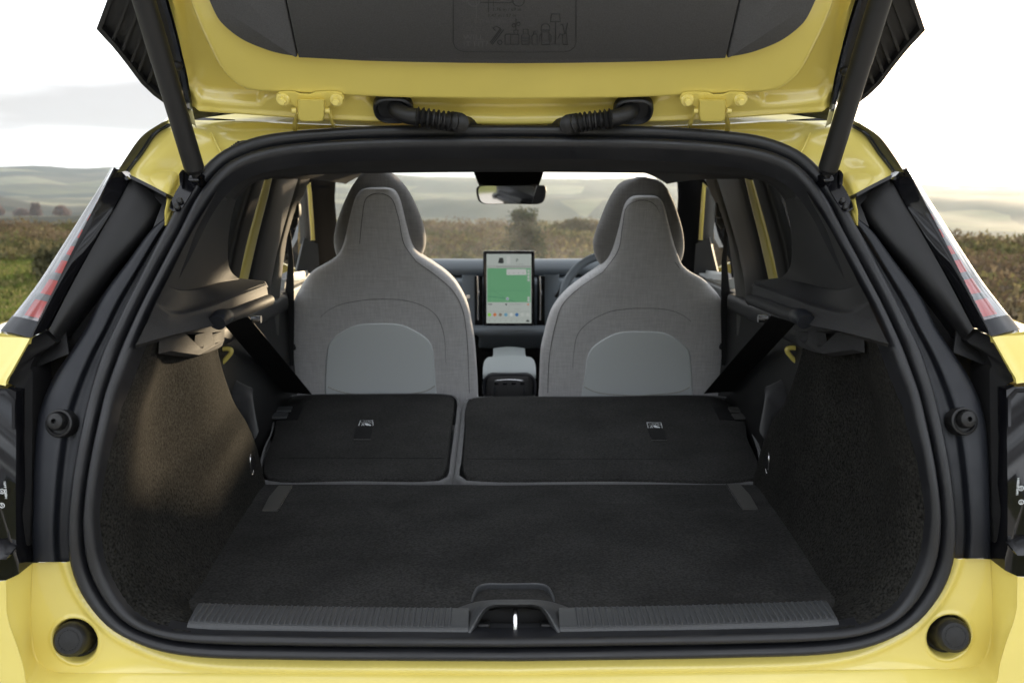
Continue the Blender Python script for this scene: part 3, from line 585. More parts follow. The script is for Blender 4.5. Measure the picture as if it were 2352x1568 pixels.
for t0, t1, wv in segs:
    mbs = MB(); rows = []
    for w_ in np.linspace(0.03, wv, 5):
        c = resample(lx(w_, 0.0395 - 0.016 * w_ ** 1.5), 200); rows.append([Vector(p) for p in c[int(t1 * 199):int(t0 * 199) + 1]])
    mbs.loft(rows, 6, 1); pair('red_segment', mbs, 'red', lampL, lampR)
    if t0 > 0.5:
        mbs = MB(); rows = []
        for w_ in np.linspace(0.03, min(1, wv + 0.10), 5):
            c = resample(lx(w_, 0.0408 - 0.016 * w_ ** 1.5), 200); rows.append([Vector(p) for p in c[int((t1 - 0.028) * 199):int((t1 + 0.002) * 199) + 1]])
        mbs.loft(rows, 5, 1); pair('divider', mbs, 'lampgrey', lampL, lampR)
mbz = MB().plate(sl([(56, 764), (150, 752), (158, 812), (72, 848)], -0.012), (), (0, 0.004, 0)); pair('lamp_seat', mbz, 'black', lampL, lampR)
# yellow quarter panel below the lamp, and the dark strip beside it
qr = sl([(66, 777), (46, 815), (22, 858), (15, 870), (12, 884)], 0.042); ql = sl([(60, 776), (38, 815), (14, 857), (6, 870), (4, 884)], 0.05)
qf = [Vector((p.x - 0.10, p.y + 0.06, p.z + 0.004)) for p in ql]; qff = [Vector((p.x - 0.13, p.y + 0.45, p.z + 0.01)) for p in ql]
mbq = MB().loft([[p + Vector((0.002, 0.03, 0)) for p in qr], qr, ql, qf, qff], 20, 5); qp = pair('quarter_panel', mbq, 'paint', body)
mbt = MB().plate([qff[0], qf[0], ql[0], qr[0], qr[0] + Vector((0, 0.1, 0.0))], (), (0, 0, -0.01)); pair('shoulder', mbt, 'paint', qp[0], qp[1])
st_r = sl([(104, 762), (128, 788), (104, 803), (82, 815), (68, 844), (75, 853), (74, 1000), (70, 1176), (66, 1262), (62, 1296)], 0.012); st_l = sl([(66, 779), (50, 812), (34, 842), (23, 862), (16, 878), (38, 888), (39, 1000), (43, 1176), (45, 1262), (44, 1310)], 0.034)
mbs = MB().loft([st_l, [a * 0.5 + b * 0.5 for a, b in zip(st_l, st_r)], st_r], 60, 2, smooth=False, smooth_v=False); mbs.loft([st_r, [p + Vector((0, 0.07, 0)) for p in st_r]], 60, 1, smooth=False)
pair('corner_strip', mbs, 'matte', panels[0], panels[1])
# lower lamps at the edge of the frame
ll = [(-90, 892), (20, 892), (37, 900), (37, 1000), (36, 1130), (37, 1268), (43, 1290), (43, 1318), (14, 1332), (-90, 1338)]
mb = MB().plate(sl(ll, 0.052), (), (0, 0.10, 0)); lows = pair('lower_lamp', mb, 'gloss', car, smooth=True, angle=30)
mb = MB().strip(sl([(-80, 905), (10, 905), (27, 925), (27, 985)], 0.0545), sl([(-80, 897), (14, 897), (34, 918), (34, 985)], 0.0545), (0, 0.003, 0)); pair('lamp_edge', mb, 'gloss', lows[0], lows[1])
mb = MB().strip(sl([(-80, 1246), (0, 1246), (36, 1256)], 0.058), sl([(-80, 1284), (0, 1284), (14, 1284)], 0.085), (0, 0.012, 0)); pair('lamp_foot', mb, 'gloss', lows[0], lows[1])
for side, par in ((1, lows[0]), (-1, lows[1])):
    px0 = 12.5 if side == 1 else 2352 - 18
    o0 = S(12.5, 1145, 0.0535) if side == 1 else None
    base = S(17, 1146, 0.0535)
    if side == 1: words('148R00 6491', 0.0056, base, (0, 0, 1), (-1, 0, 0)).build('approval_mark', 'white', par, smooth=False)
    else: words('148R00 6491', 0.0056, (-base.x, base.y, base.z + 0.031), (0, 0, -1), (1, 0, 0)).build('approval_mark', 'white', par, smooth=False)
    for yy, tx in ((1128, 'E9'), (1160, 'UK')):
        c = S(4.5, yy, 0.0535); cx = c.x * side; mb = MB(); k = 24
        mb.add([(cx + rr * math.cos(6.2832 * j / k), c.y, c.z + rr * math.sin(6.2832 * j / k)) for rr in (0.0042, 0.0034) for j in range(k)], [(j, (j + 1) % k, k + (j + 1) % k, k + j) for j in range(k)])
        w_ = words(tx, 0.0044, (cx + 0.0015 * side, c.y, c.z - 0.0026 * side), (0, 0, side), (-side, 0, 0)); mb.add(w_.v, w_.f); mb.build('approval_mark', 'white', par, smooth=False)

# yellow upper corner of the body, between seal, lamp and tailgate
UB = [(380, 516), (379, 480), (383, 448), (340, 424), (300, 401), (297, 393), (327, 356), (364, 306), (392, 291), (442, 277), (540, 273), (672, 280), (932, 290), (1180, 292)]
i1 = min(range(NS), key=lambda i: (so3[i][0] - S(392, 516).x) ** 2 + (so3[i][2] - S(392, 516).z) ** 2)
topseal = (so3[:i1 + 1] + SN[:i1 + 1] * -0.012)[::-1]
UBo = midx([S(x, y, 0.02 if x < 400 else -0.01) for x, y in UB]); ts = resample(topseal, 60); ub_ = resample(UBo, 60)
mbU = MB().loft([ts, ts * 0.75 + ub_ * 0.25 + np.array([0, 0.014, 0]), ts * 0.5 + ub_ * 0.5 + np.array([0, 0.016, 0]), ts * 0.2 + ub_ * 0.8 + np.array([0, -0.004, 0]), ub_, ub_ + np.array([-0.0, 0.05, 0.03]), ub_ + np.array([-0.0, 0.14, 0.06])], 110, 5)
mbU.both().build('roof_corner', 'paint', body, weld=True, angle=60)
mb = MB().loft([sl([(297, 396), (327, 357), (364, 306), (392, 291)], 0.022), sl([(290, 393), (318, 355), (354, 306), (390, 284)], 0.03), sl([(283, 391), (304, 354), (337, 310), (384, 277)], 0.02), [p + Vector((-0.01, 0.5, 0.06)) for p in sl([(283, 391), (304, 354), (337, 310), (384, 277)], 0.02)]], 24, 3); pair('window_surround', mb, 'roofskin', body)
# weld beads and plug beside the seal
mb = MB().tube([S(x, y, 0.0) + Vector((0, 0.012, 0)) for x, y in ((482, 305), (490, 322), (500, 342), (508, 355))], 0.0022, 8, 10); pair('sealant_bead', mb, 'paint', body)
mb = MB()
for k in range(9):
    t = k / 8; x, y = 512 + 38 * t, 357 - 27 * t
    mb.lathe([(0.004, -0.003), (0.0062, 0), (0.004, 0.003)], S(x, y, 0.004), (0.75, 0, 0.6), 12)
mb.tube([S(x, y, 0.004) for x, y in ((508, 362), (550, 330), (575, 326))], 0.004, 8, 10); mb.build('hose_gaiter', 'black', body)

# ------------------------------------------------------------------ raised tailgate
GL = 0.86
edge_l = [(442, 263), (436, 230), (424, 170), (408, 100), (392, 40), (380, 0)]           # side edge seen beside the strut
el = np.array([Txs(x, y) for x, y in edge_l] + [(-0.60, 0.62), (-0.57, GL)])
low = np.array([Txs(x, y) for x, y in [(442, 263), (560, 271), (672, 279), (800, 286), (932, 291), (1178, 295)]])
def gx_edge(s): return np.interp(s, el[:, 1], el[:, 0])
def s_low(x): return np.interp(-np.abs(x), low[:, 0], low[:, 1])
def mirror_poly(P): return P + [(-x, y) for x, y in P[::-1]]
def tpoly(L, top=None):
    P = [Txs(x, y) for x, y in L]; return P
cr1 = tpoly([(435, 0), (457, 55), (479, 101), (497, 136), (516, 162), (540, 183), (567, 198), (605, 204), (700, 208), (820, 214), (950, 219), (1178, 222)])
cr1 = mirror_poly([(cr1[0][0] + 0.03, GL + .1)] + cr1[:-1] + [(-0.0, cr1[-1][1])])
cr2 = tpoly([(398, 0), (408, 67), (425, 162), (431, 195), (440, 214), (459, 228), (506, 235), (560, 239), (594, 240), (606, 226), (640, 214), (700, 210), (780, 214), (840, 226), (875, 262), (950, 268), (1178, 272)])
cr2 = mirror_poly([(cr2[0][0] + 0.02, GL + .1)] + cr2[:-1] + [(0.0, cr2[-1][1])])
NU, NV = 240, 150
uu_ = np.linspace(0, 1, NU); P = []
for v in np.linspace(0, 1, NV) ** 1.25:
    for u in uu_:
        # side edge depends on s, lower edge on x: solve by two passes
        s = v * GL; xe = gx_edge(s); x = xe * (1 - 2 * u); s = s_low(x) * (1 - v) + GL * v; x = gx_edge(s) * (1 - 2 * u); P.append((x, s))
P = np.array(P); d1 = sdist(P, cr1); d2 = sdist(P, cr2)
h = -0.024 * smooth01((d2 + 0.004) / 0.016) + 0.048 * smooth01((d1 + 0.010) / 0.024)
dl_ = P[:, 1] - np.array([s_low(x) for x in P[:, 0]])
h += -0.010 * (1 - smooth01(dl_ / 0.010)) + 0.004 * np.exp(-((dl_ - 0.014) / 0.004) ** 2) - 0.012 * smooth01((0.016 - np.abs(np.abs(P[:, 0]) - np.abs(gx_edge(P[:, 1])))) / 0.016)
mb = MB(); mb.v = [tuple(TP(x, s, hh_)) for (x, s), hh_ in zip(P, h)]
mb.f = [(i * NU + j, i * NU + j + 1, (i + 1) * NU + j + 1, (i + 1) * NU + j) for i in range(NV - 1) for j in range(NU - 1)]
gate = mb.build('tailgate', 'paint', car, angle=70)
# outer skin above
k = len(P); mb = MB().loft([[TP(gx_edge(s), s, 0.0) for s in np.linspace(0, GL, 12)], [TP(gx_edge(s) * 0.99, s, -0.03) for s in np.linspace(0, GL, 12)], [TP(gx_edge(s) * 0.5, s, -0.075) for s in np.linspace(0, GL, 12)], [TP(0, s, -0.085) for s in np.linspace(0, GL, 12)]], 12, 4)
mb.both().build('outer_skin', 'roofskin', gate, weld=True)

# black inner trim in three pieces with open joints
oc = [(481, 0), (503, 44), (520, 62), (537, 76), (558, 90), (581, 101), (604, 110), (628, 118), (655, 124), (683, 128)]
seam_s = [Txo(657, 0, 0.036), Txo(684, 129, 0.036)]; sx = (seam_s[0][0] + (seam_s[0][0] - seam_s[1][0]) * 2.2, seam_s[0][1] + (seam_s[0][1] - seam_s[1][1]) * 2.2)
tl = [Txo(x, y, 0.034) for x, y in oc]; tl_top = (tl[0][0] - 0.015, tl[0][1] + 0.14)
def outline(P2, n=None, smooth=True):
    return resample([Vector((x, s, 0)) for x, s in P2], n, smooth) if n else np.array([(x, s, 0) for x, s in P2])
def inset(P2, dd):
    A = np.array(P2); c = A.mean(0); out = []
    k = len(A)
    for i in range(k):
        t = A[(i + 1) % k] - A[i - 1]; nv = np.array([-t[1], t[0]]); nv /= np.linalg.norm(nv) + 1e-9; q = A[i] + nv * dd
        q2 = A[i] - nv * dd; out.append(q if sdist(q[None], A)[0] > sdist(q2[None], A)[0] else q2)
    return np.array(out)
def trim_piece(P2, base, top, parent, scoop=None):
    A = np.array(P2); mb = MB(); k = len(A); rows = [(0, base), (0.0004, top - 0.003), (0.0012, top - 0.001), (0.0030, top)]
    rings = []
    for dd, hh_ in rows:
        Q = inset(A, dd) if dd else A; rings.append([TP(x, s, hh_) for x, s in Q])
    mb.v = [tuple(p) for r in rings for p in r]
    for i in range(len(rings) - 1): mb.f += [(i * k + j, i * k + (j + 1) % k, (i + 1) * k + (j + 1) % k, (i + 1) * k + j) for j in range(k)]
    tri = tessellate_polygon([[Vector((q[0], q[1], 0)) for q in inset(A, 0.0030)]]); o = (len(rings) - 1) * k
    mb.f += [tuple(o + i for i in t) for t in tri]; return mb
cor = list(map(tuple, outline([tl_top] + tl, 40)[:, :2])); cor_poly = cor + [(sx[0] - 0.0009, sx[1])]
cor_poly[-2] = (seam_s[1][0] - 0.0009, cor_poly[-2][1])
mbc = trim_piece(cor_poly, 0.012, 0.0385, gate); cps = pair('trim_corner', mbc, 'gate_trim', gate, angle=50)
cen_low = [Txo(x, y, 0.037) for x, y in [(685.5, 131), (760, 136), (831, 140), (950, 143), (1060, 145), (1178, 146)]]
cl = [(sx[0] + 0.0009, sx[1]), (seam_s[1][0] + 0.0009, cen_low[0][1])] + cen_low[1:-1]
cen = cl + [(0.0, cen_low[-1][1])] + [(-x, s) for x, s in cl[::-1]]
trim = trim_piece(cen, 0.012, 0.0395, gate).build('trim_panel', 'gate_trim', gate, angle=50)
# embossed chart on the trim: frame, lettering, icons
OFF = 0.0402
def ep(px, py): return T(px, py, OFF)
def eline(pts, m, name, r=0.0006, smooth=False, n=None):
    MB().tube([ep(x, y) for x, y in pts], r, 5, n, smooth=smooth).build(name, m, gate)
fr = [(1041, -40), (1041, 96), (1044, 108), (1053, 116), (1066, 119), (1180, 120.5), (1296, 120), (1310, 117), (1320, 108), (1323, 96), (1323, -40)]
eline(fr, 'groove', 'chart_frame', 0.0007)
exv = Vector((1, 0, 0)); eyv = GS * 1.0
def eword(t, px, py, size, m='emboss'):
    words(t, size, ep(px, py), exv, eyv).build('lettering', m, gate, smooth=False)
eword('WILL', 1064, 92, 0.0155); eword('IT FIT?', 1064, 107.5, 0.0155)
eword('0.71 m / 28 in', 1090, 53, 0.0095); eword('1.47 m / 57 in', 1120, 39.5, 0.0085, 'groove'); eword('1.76 m / 69 in', 1131, 25.5, 0.0085, 'groove')
def circ(cx, cy, r, n=20, a0=0, a1=360): return [(cx + r * math.cos(R(a0 + (a1 - a0) * i / n)), cy + r * math.sin(R(a0 + (a1 - a0) * i / n))) for i in range(n + 1)]
eline([(1094, -10), (1094, 43)], 'emboss', 'chart_line'); eline([(1122, -10), (1122, 28)], 'groove', 'chart_line'); eline([(1133, -10), (1133, 15)], 'groove', 'chart_line')
eline(circ(1088, 2, 13), 'emboss', 'chart_wheel'); eline(circ(1191, 2, 13), 'groove', 'chart_wheel'); eline([(1103, -8), (1103, 7), (1176, 7), (1176, -8)], 'groove', 'chart_car'); eline([(1058, -4), (1066, 5), (1073, 5), (1073, -8)], 'emboss', 'chart_car')
I_ = [[(1128, 101), (1152, 68)], [(1131, 103), (1157, 69)], [(1126, 98), (1150, 66)], [(1132, 65), (1140, 61), (1150, 66)], [(1132, 65), (1138, 71)], circ(1148, 98, 5), [(1160, 82), (1160, 103), (1191, 103), (1191, 80), (1163, 79), (1160, 82)], [(1173, 79), (1173, 103)],
      [(1181, 79), (1180, 70), (1190, 70), (1189, 79)], [(1185, 70), (1185, 44)], circ(1180, 59, 4, 10), circ(1191, 56, 4, 10), [(1199, 103), (1198, 82), (1202, 79), (1212, 79), (1216, 82), (1215, 103), (1199, 103)], [(1202, 79), (1202, 68), (1213, 68), (1213, 79)], [(1198, 88), (1216, 88)], [(1198, 94), (1216, 94)],
      [(1222, 103), (1222, 83), (1226, 79), (1231, 79), (1234, 83), (1234, 103), (1222, 103)], [(1226, 79), (1226, 73), (1234, 74)], circ(1253, 65, 10, 12, 180, 360) + [(1263, 70), (1243, 70), (1243, 65)], [(1245, 73), (1261, 73), (1262, 103), (1244, 103), (1245, 73)], [(1245, 78), (1240, 82), (1240, 96)], [(1261, 78), (1266, 82), (1266, 96)], [(1243, 97), (1263, 97)],
      [(1267, 33), (1285, 33), (1287, 50), (1264, 50), (1267, 33)], [(1276, 50), (1276, 103)], [(1266, 103), (1286, 103)], [(1292, 80), (1301, 77), (1304, 103), (1293, 103), (1292, 80)], [(1297, 78), (1292, 56), (1288, 58)], [(1299, 78), (1303, 55)], [(1281, 90), (1287, 78), (1292, 82)]]
for L in I_: eline(L, 'groove', 'chart_icon', 0.0008)

# hinges, one each side (the right one mirrored)
def TH(px, py, off): return T(px, py, off)
def hinge_parts():
    pl = [(634, 229), (634, 220), (640, 214), (652, 213), (674, 213), (688, 218), (712, 219), (724, 214), (750, 213), (772, 213), (784, 216), (790, 224), (789, 234), (780, 240), (762, 239), (752, 246), (746, 270), (742, 278), (690, 279), (684, 272), (682, 248), (672, 240), (650, 241), (638, 238)]
    a = MB().plate([TH(x, y, 0.030) for x, y in pl], (), GN * -0.004)
    box_ = [(684, 228), (746, 228), (746, 268), (743, 277), (738, 280), (692, 280), (687, 277), (684, 268)]
    a.loft([[TH(x, y, 0.028) for x, y in box_], [TH(x, y, 0.036) for x, y in box_], [TH(715 + (x - 715) * 0.9, 252 + (y - 252) * 0.92, 0.041) for x, y in box_]], 40, 2, smooth=False, closed_u=True, cap=True)
    bolts = []
    for bx, by in ((650, 228), (773, 229)):
        c = np.array(TH(bx, by, 0.030)); axd = np.array(GN) * 0.8 + np.array([0, -0.5, 0]); b = MB()
        b.lathe([(0.0, 0), (0.0125, 0), (0.0125, 0.0025), (0.0105, 0.005), (0.0, 0.006)], c, axd, 24); b.lathe([(0.0, 0.004), (0.0072, 0.004), (0.0072, 0.0125), (0.0058, 0.0145), (0.0, 0.0148)], c, axd, 6); bolts.append(b)
    arms = MB()
    for pth in ([(677, 250, 0.03), (678, 262, 0.035), (672, 284, 0.02), (672, 300, 0.0), (676, 314, -0.03)], [(751, 250, 0.03), (752, 262, 0.035), (760, 284, 0.02), (762, 300, 0.0), (764, 312, -0.03)]):
        a1 = [TH(x, y, o) for x, y, o in pth]; arms.strip(a1, [p + Vector((0.0045, 0, 0)) for p in a1], (0, 0.022, 0.0))
    for x in (676, 753): arms.lathe([(0.0, -0.004), (0.0055, -0.004), (0.0055, 0.004), (0.0, 0.004)], TH(x, 254, 0.033), (1, 0, 0), 16)
    return a, bolts, arms
a, bolts, arms = hinge_parts(); pair('hinge', a, 'paint', gate, angle=30); pair('hinge_arm', arms, 'paint', gate, angle=40)
for b in bolts: pair('hinge_bolt', b, 'paint', gate, angle=30)
# wiring grommets and corrugated conduits
def conduit(pts, oval, flip):
    g = MB(); c = T(*oval[:2], 0.006)
    rw, rh = oval[2], oval[3]
    rows = []
    for sc_, hh_ in ((1.0, 0.0), (1.0, 0.010), (0.95, 0.015), (0.86, 0.017), (0.80, 0.013), (0.74, 0.009)):
        rows.append([c + Vector((1, 0, 0)) * (rw * sc_ * math.copysign(abs(math.cos(t)) ** 0.7, math.cos(t))) + GS * (rh * sc_ * math.copysign(abs(math.sin(t)) ** 0.8, math.sin(t))) + GN * hh_ for t in np.linspace(0, 2 * math.pi, 40, endpoint=False)])
    g.loft(rows, 40, 2, closed_u=True, cap=True, smooth=False); grom = g.build('grommet', 'rubber', gate)
    P = resample([T(x, y, o) if o < 0.2 else at(x, y, o) for x, y, o in pts], 120); k = np.linspace(0, 1, 120); c0, c1 = 0.26, 0.62
    rad = np.where((k > c0) & (k < c1), 0.0155 + 0.0035 * np.cos((k - c0) / (c1 - c0) * 2 * math.pi * 11), 0.0155)
    MB().tube(P, rad, 18, 120, smooth=False).build('wiring_conduit', 'black', gate)
conduit([(905, 244, 0.004), (915, 256, 0.03), (938, 266, 0.045), (970, 270, 0.05), (1005, 275, 0.05), (1040, 280, 0.045), (1066, 285, 0.41), (1084, 290, 0.43), (1098, 302, 0.46), (1102, 330, 0.48)], (904, 244, 0.037, 0.030), 1)
conduit([(1452, 248, 0.004), (1444, 259, 0.03), (1420, 269, 0.045), (1390, 274, 0.05), (1355, 278, 0.05), (1322, 284, 0.045), (1296, 288, 0.41), (1278, 293, 0.43), (1264, 304, 0.46), (1258, 330, 0.48)], (1454, 247, 0.037, 0.030), -1)
# small plugs on the painted frame
for x, y in ((409, 149), (1940, 161)):
    MB().lathe([(0.0, 0), (0.0085, 0), (0.0085, 0.006), (0.005, 0.009), (0, 0.0095)], T(x, y, 0.0), GN, 18).build('rubber_plug', 'black', gate)
# spoiler side blades with ribs
FO = [(262, -45), (246, 0), (221, 67), (238, 86), (256, 105), (275, 128), (294, 152), (324, 192), (352, 219), (378, 238), (420, 245), (405, 100), (380, 0), (365, -60)]
fo = -0.012
mb = MB().plate([T(x, y, fo) for x, y in FO], (), GN * -0.016)
lipO = [(262, -45), (246, 0), (221, 67), (238, 86), (256, 105), (275, 128), (294, 152), (324, 192), (352, 219), (378, 238)]; lipI = [(274, -45), (258, 0), (234, 66), (248, 82), (266, 102), (285, 126), (304, 150), (332, 188), (360, 214), (384, 232)]
mb.strip([T(x, y, fo + 0.013) for x, y in lipO], [T(x, y, fo + 0.013) for x, y in lipI], GN * -0.014)
fins = pair('spoiler_blade', mb, 'black', gate, angle=30)
for i, (x0, y0, ln) in enumerate(((256, 92, 110), (277, 117, 100), (297, 145, 90), (314, 165, 80), (336, 190, 60))):
    dx, dy = 0.36 * ln, -0.93 * ln; mb = MB()
    mb.strip([T(x0, y0, fo + 0.010), T(x0 + dx, y0 + dy, fo + 0.010)], [T(x0 + 6.5, y0 + 3, fo + 0.010), T(x0 + 6.5 + dx, y0 + 3 + dy, fo + 0.010)], GN * -0.012); pair('blade_rib', mb, 'black', fins[0], fins[1])
# power struts
sb, stp = S(446, 386, 0.045), T(330, 0, 0.045); dv = (stp - sb).normalized(); Ls = (stp - sb).length
mb = MB().tube([sb, sb + dv * (Ls * 0.66), sb + dv * (Ls * 0.66 + 0.001)], 0.0180, 28, smooth=False, caps=True)
mb.tube([sb + dv * (Ls * 0.66), sb + dv * (Ls + 0.16)], 0.0186, 28, smooth=False); mb.tube([sb - dv * 0.0075, sb + dv * 0.0001], [0.0145, 0.0179], 28, smooth=False)
strs = pair('power_strut', mb, 'black', gate, angle=50)
mb = MB().tube([sb - dv * 0.05, sb], 0.0085, 16, smooth=False); pair('strut_rod', mb, 'black', strs[0], strs[1])
mb = MB().lathe([(0, -0.012), (0.012, -0.012), (0.012, 0.010), (0, 0.010)], np.array(sb - dv * 0.026), (1, -0.4, 0), 18); pair('strut_joint', mb, 'gloss', strs[0], strs[1])
br = [(418, 390), (412, 400), (414, 424), (404, 440), (391, 466), (389, 478), (396, 485), (412, 487), (428, 462), (450, 425), (464, 398), (452, 388), (436, 392)]
mb = MB().plate(sl(br, 0.022), (), (0, 0.018, 0)); mb.plate(sl([(416, 392), (411, 400), (413, 424), (420, 424), (420, 396)], 0.03), (), (0, 0.03, 0)); brs = pair('strut_bracket', mb, 'gloss', body, angle=30)
for x, y in ((414, 462), (408, 476)):
    mb = MB().lathe([(0, 0), (0.0062, 0), (0.0062, 0.004), (0.004, 0.006), (0, 0.006)], S(x, y, 0.023), (0, -1, 0.3), 6); pair('bracket_bolt', mb, 'black', brs[0], brs[1])
mb = MB().loft([px_s([(442, 268), (480, 271), (540, 275)], 0.004), px_s([(442, 276), (480, 277), (540, 277)], 0.004)], 8, 2); pair('roof_joint', mb, 'gloss', body)

# ------------------------------------------------------------------ boot interior
FZ = 0.68
# lined header above the opening
HT = [(1180, 336), (931, 339), (746, 347), (650, 358), (590, 371), (545, 390), (512, 419), (497, 442)]
HB = [(1180, 393), (932, 395), (760, 398), (686, 402), (620, 407), (581, 420), (560, 437), (542, 458)]
hm = midx([S(x, y, -0.02) for x, y in HT][::-1])[::-1]; hbm = midx([at(x, y, 0.56) for x, y in HB][::-1])[::-1]
hA, hB = resample(hm, 60), resample(hbm, 60)
mb = MB().loft([hA, hA * 0.7 + hB * 0.3 + np.array([0, -0.012, 0.0]), hA * 0.35 + hB * 0.65 + np.array([0, -0.022, -0.004]), hA * 0.1 + hB * 0.9 + np.array([0, -0.012, -0.002]), hB, hB + np.array([0, 0.05, 0.03])], 70, 5)
header = mb.both().build('headliner', 'liner', car, weld=True, angle=70)
e0, e1_ = S(497, 442, -0.02), at(542, 458, 0.56)
mb = MB().strip([e0, S(498, 464, -0.03)], [e1_, at(542, 459.5, 0.56)], (0.0, 0.01, 0.004)); pair('liner_end', mb, 'liner', header)
# roof: lined frame round a tinted glass panel
def roof_z(x, y, z0): return z0 + 0.02 - 0.02 * ((y - 1.6) / 1.0) ** 2 - 0.10 * (abs(x) / 0.66) ** 5
def roof_patch(x0, x1, y0, y1, z0, n=9): return [[Vector((x, y, roof_z(x, y, z0))) for x in np.linspace(x0, x1, n)] for y in np.linspace(y0, y1, 7)]
for nm, z0, m_ in (('roof_lining', 1.497, 'roofliner'), ('roof', 1.565, 'roofskin')):
    mb = MB()
    for x0, x1, y0, y1 in ((-0.63, -0.44, 0.58, 2.44), (0.44, 0.63, 0.58, 2.44), (-0.44, 0.44, 0.58, 0.86), (-0.44, 0.44, 2.10, 2.44)): mb.loft(roof_patch(x0, x1, y0, y1, z0), 9, 2)
    rf = mb.build(nm, m_, car)
MB().loft(roof_patch(-0.445, 0.445, 0.85, 2.11, 1.560), 9, 2).build('roof_glass', 'roofglass', rf)

# pillar trim with the parcel-shelf ledge
rowsP = [[(497, 440, .335), (508, 447, .40), (520, 452, .44), (532, 456, .48), (542, 459, .52)],
         [(450, 516, .27), (470, 519, .36), (490, 521, .45), (510, 523, .54), (527, 524, .62)],
         [(418, 576, .215), (445, 582, .33), (472, 586, .46), (500, 588, .59), (523, 589, .70)],
         [(398, 616, .185), (430, 624, .32), (465, 626, .47), (500, 624, .62), (530, 622, .75)],
         [(380, 652, .165), (414, 664, .29), (455, 660, .45), (502, 648, .62), (549, 640, .78)],
         [(360, 690, .155), (400, 709, .235), (456, 700, .36), (530, 674, .54), (604, 648, .73)],
         [(354, 704, .150), (400, 722, .215), (474, 707, .325), (541, 681, .52), (612, 655, .73)],
         [(336, 744, .140), (400, 746, .205), (482, 729, .315), (546, 702, .51), (616, 678, .73)],
         [(312, 792, .115), (400, 768, .20), (489, 748, .31), (552, 722, .51), (621, 701, .73)],
         [(312, 800, .16), (402, 772, .27), (478, 748, .40), (548, 724, .56), (610, 703, .76)]]
rp = [[at(*q) for q in r] for r in rowsP]
def blend(a, b, t): return [p * (1 - t) + q * t for p, q in zip(a, b)]
rp = rp[:5] + [blend(rp[4], rp[5], 0.12), rp[5], blend(rp[5], rp[6], 0.6), rp[6], blend(rp[6], rp[7], 0.3), rp[7], blend(rp[7], rp[8], 0.88), rp[8], blend(rp[8], rp[9], 0.15), rp[9]]
mb = MB().loft(rp, 40, 5); mb.strip([at(607, 647, .735), at(614, 660, .735)], [at(549, 640, .785), at(560, 690, .80)], (0, 0.01, 0))
pil = pair('pillar_trim', mb, 'trim', car, angle=75)
mb = MB().tube([at(516, 731, .365), at(545, 719, .45), at(618, 689, .715)], 0.0125, 16, 30); rl = pair('shelf_rail', mb, 'trim', pil[0], pil[1])
mb = MB().tube([at(498, 741, .31), at(503, 734, .32), at(520, 726, .37)], [0.016, 0.017, 0.0145], 16, 12); pair('rail_end', mb, 'satin', pil[0], pil[1])
mb = MB().tube([at(607, 686, .70), at(615, 683, .70), at(622, 686, .71), at(624, 694, .72), at(620, 700, .72)], 0.0045, 10, 14); pair('shelf_peg', mb, 'satin', pil[0], pil[1])
# bag-hook bracket below the ledge
def hk(px, py, dy=0.0): return at(px, py, 0.24 + (px - 366) / 128 * 0.33 + dy)
ho = [(366, 765), (364, 812), (400, 817), (432, 821), (456, 815), (478, 806), (488, 799), (493, 786), (494, 745)]
mb = MB().plate([hk(*q) for q in ho], [[hk(*q) for q in [(396, 768), (436, 805), (441, 806), (445, 800), (449, 768)]], [hk(*q) for q in [(464, 768), (467, 788), (472, 796), (482, 791), (486, 783), (488, 766)]]], (0.012, 0.03, 0)); hkp = pair('bag_hook', mb, 'trim', car, angle=30)
mb = MB().plate([hk(*q, .045) for q in [(372, 760), (372, 808), (486, 800), (492, 752)]], (), (0, 0.004, 0)); pair('hook_pocket', mb, 'matte', hkp[0], hkp[1])
# carpeted side: rear return next to the seal, then the wheel-arch wall
RC = [(372, 781, .27), (350, 856, .24), (327, 920, .215), (309, 988, .185), (297, 1060, .165), (289, 1133, .15), (288, 1180, .14), (296, 1248, .135), (315, 1292, .135), (344, 1327, .14), (379, 1356, .155), (412, 1372, .175), (434, 1379, .192)]
jj0 = min(range(NS), key=lambda i: abs(si3[i][2] - S(312, 793).z) + abs(si3[i][0] - S(312, 793).x)); jj1 = min(range(NS), key=lambda i: abs(si3[i][0] - S(440, 1449).x) + abs(si3[i][2] - S(440, 1449).z))
ri = si3[jj0:jj1 + 1] + np.array([0, 0.012, 0]); rc = resample([at(*q) for q in RC], 50); rs_ = resample(ri, 50)
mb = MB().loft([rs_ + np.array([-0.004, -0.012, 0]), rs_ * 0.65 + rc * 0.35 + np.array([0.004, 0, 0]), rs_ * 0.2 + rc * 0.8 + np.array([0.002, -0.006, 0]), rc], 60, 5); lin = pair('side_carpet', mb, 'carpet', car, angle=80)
FC = [(494, 770, .60), (500, 815, .63), (512, 862, .68), (533, 920, .75), (563, 967, .82), (581, 1005, .86), (597, 1058, .90), (611, 1112, .93), (622, 1130, .93)]
fc = resample([at(*q) for q in FC], 50)
tt = np.linspace(0, 1, 50)[:, None]; bulge = np.sin(np.clip(tt * 1.05, 0, 1) * math.pi) ** 1.0
c1_ = rc * 0.72 + fc * 0.28 + np.array([-0.02, 0, 0]) * (1 - tt) * 0.6 + np.array([-0.012, 0, 0]) * bulge
c2_ = rc * 0.38 + fc * 0.62 + np.array([0.022, 0, 0]) * bulge; c3_ = rc * 0.12 + fc * 0.88 + np.array([0.02, 0, 0]) * bulge
mb = MB().loft([rc, c1_, c2_, c3_, fc, fc + np.array([-0.06, 0.05, 0.0])], 60, 7); arch = pair('wheel_arch_lining', mb, 'carpet', lin[0], lin[1], angle=80)
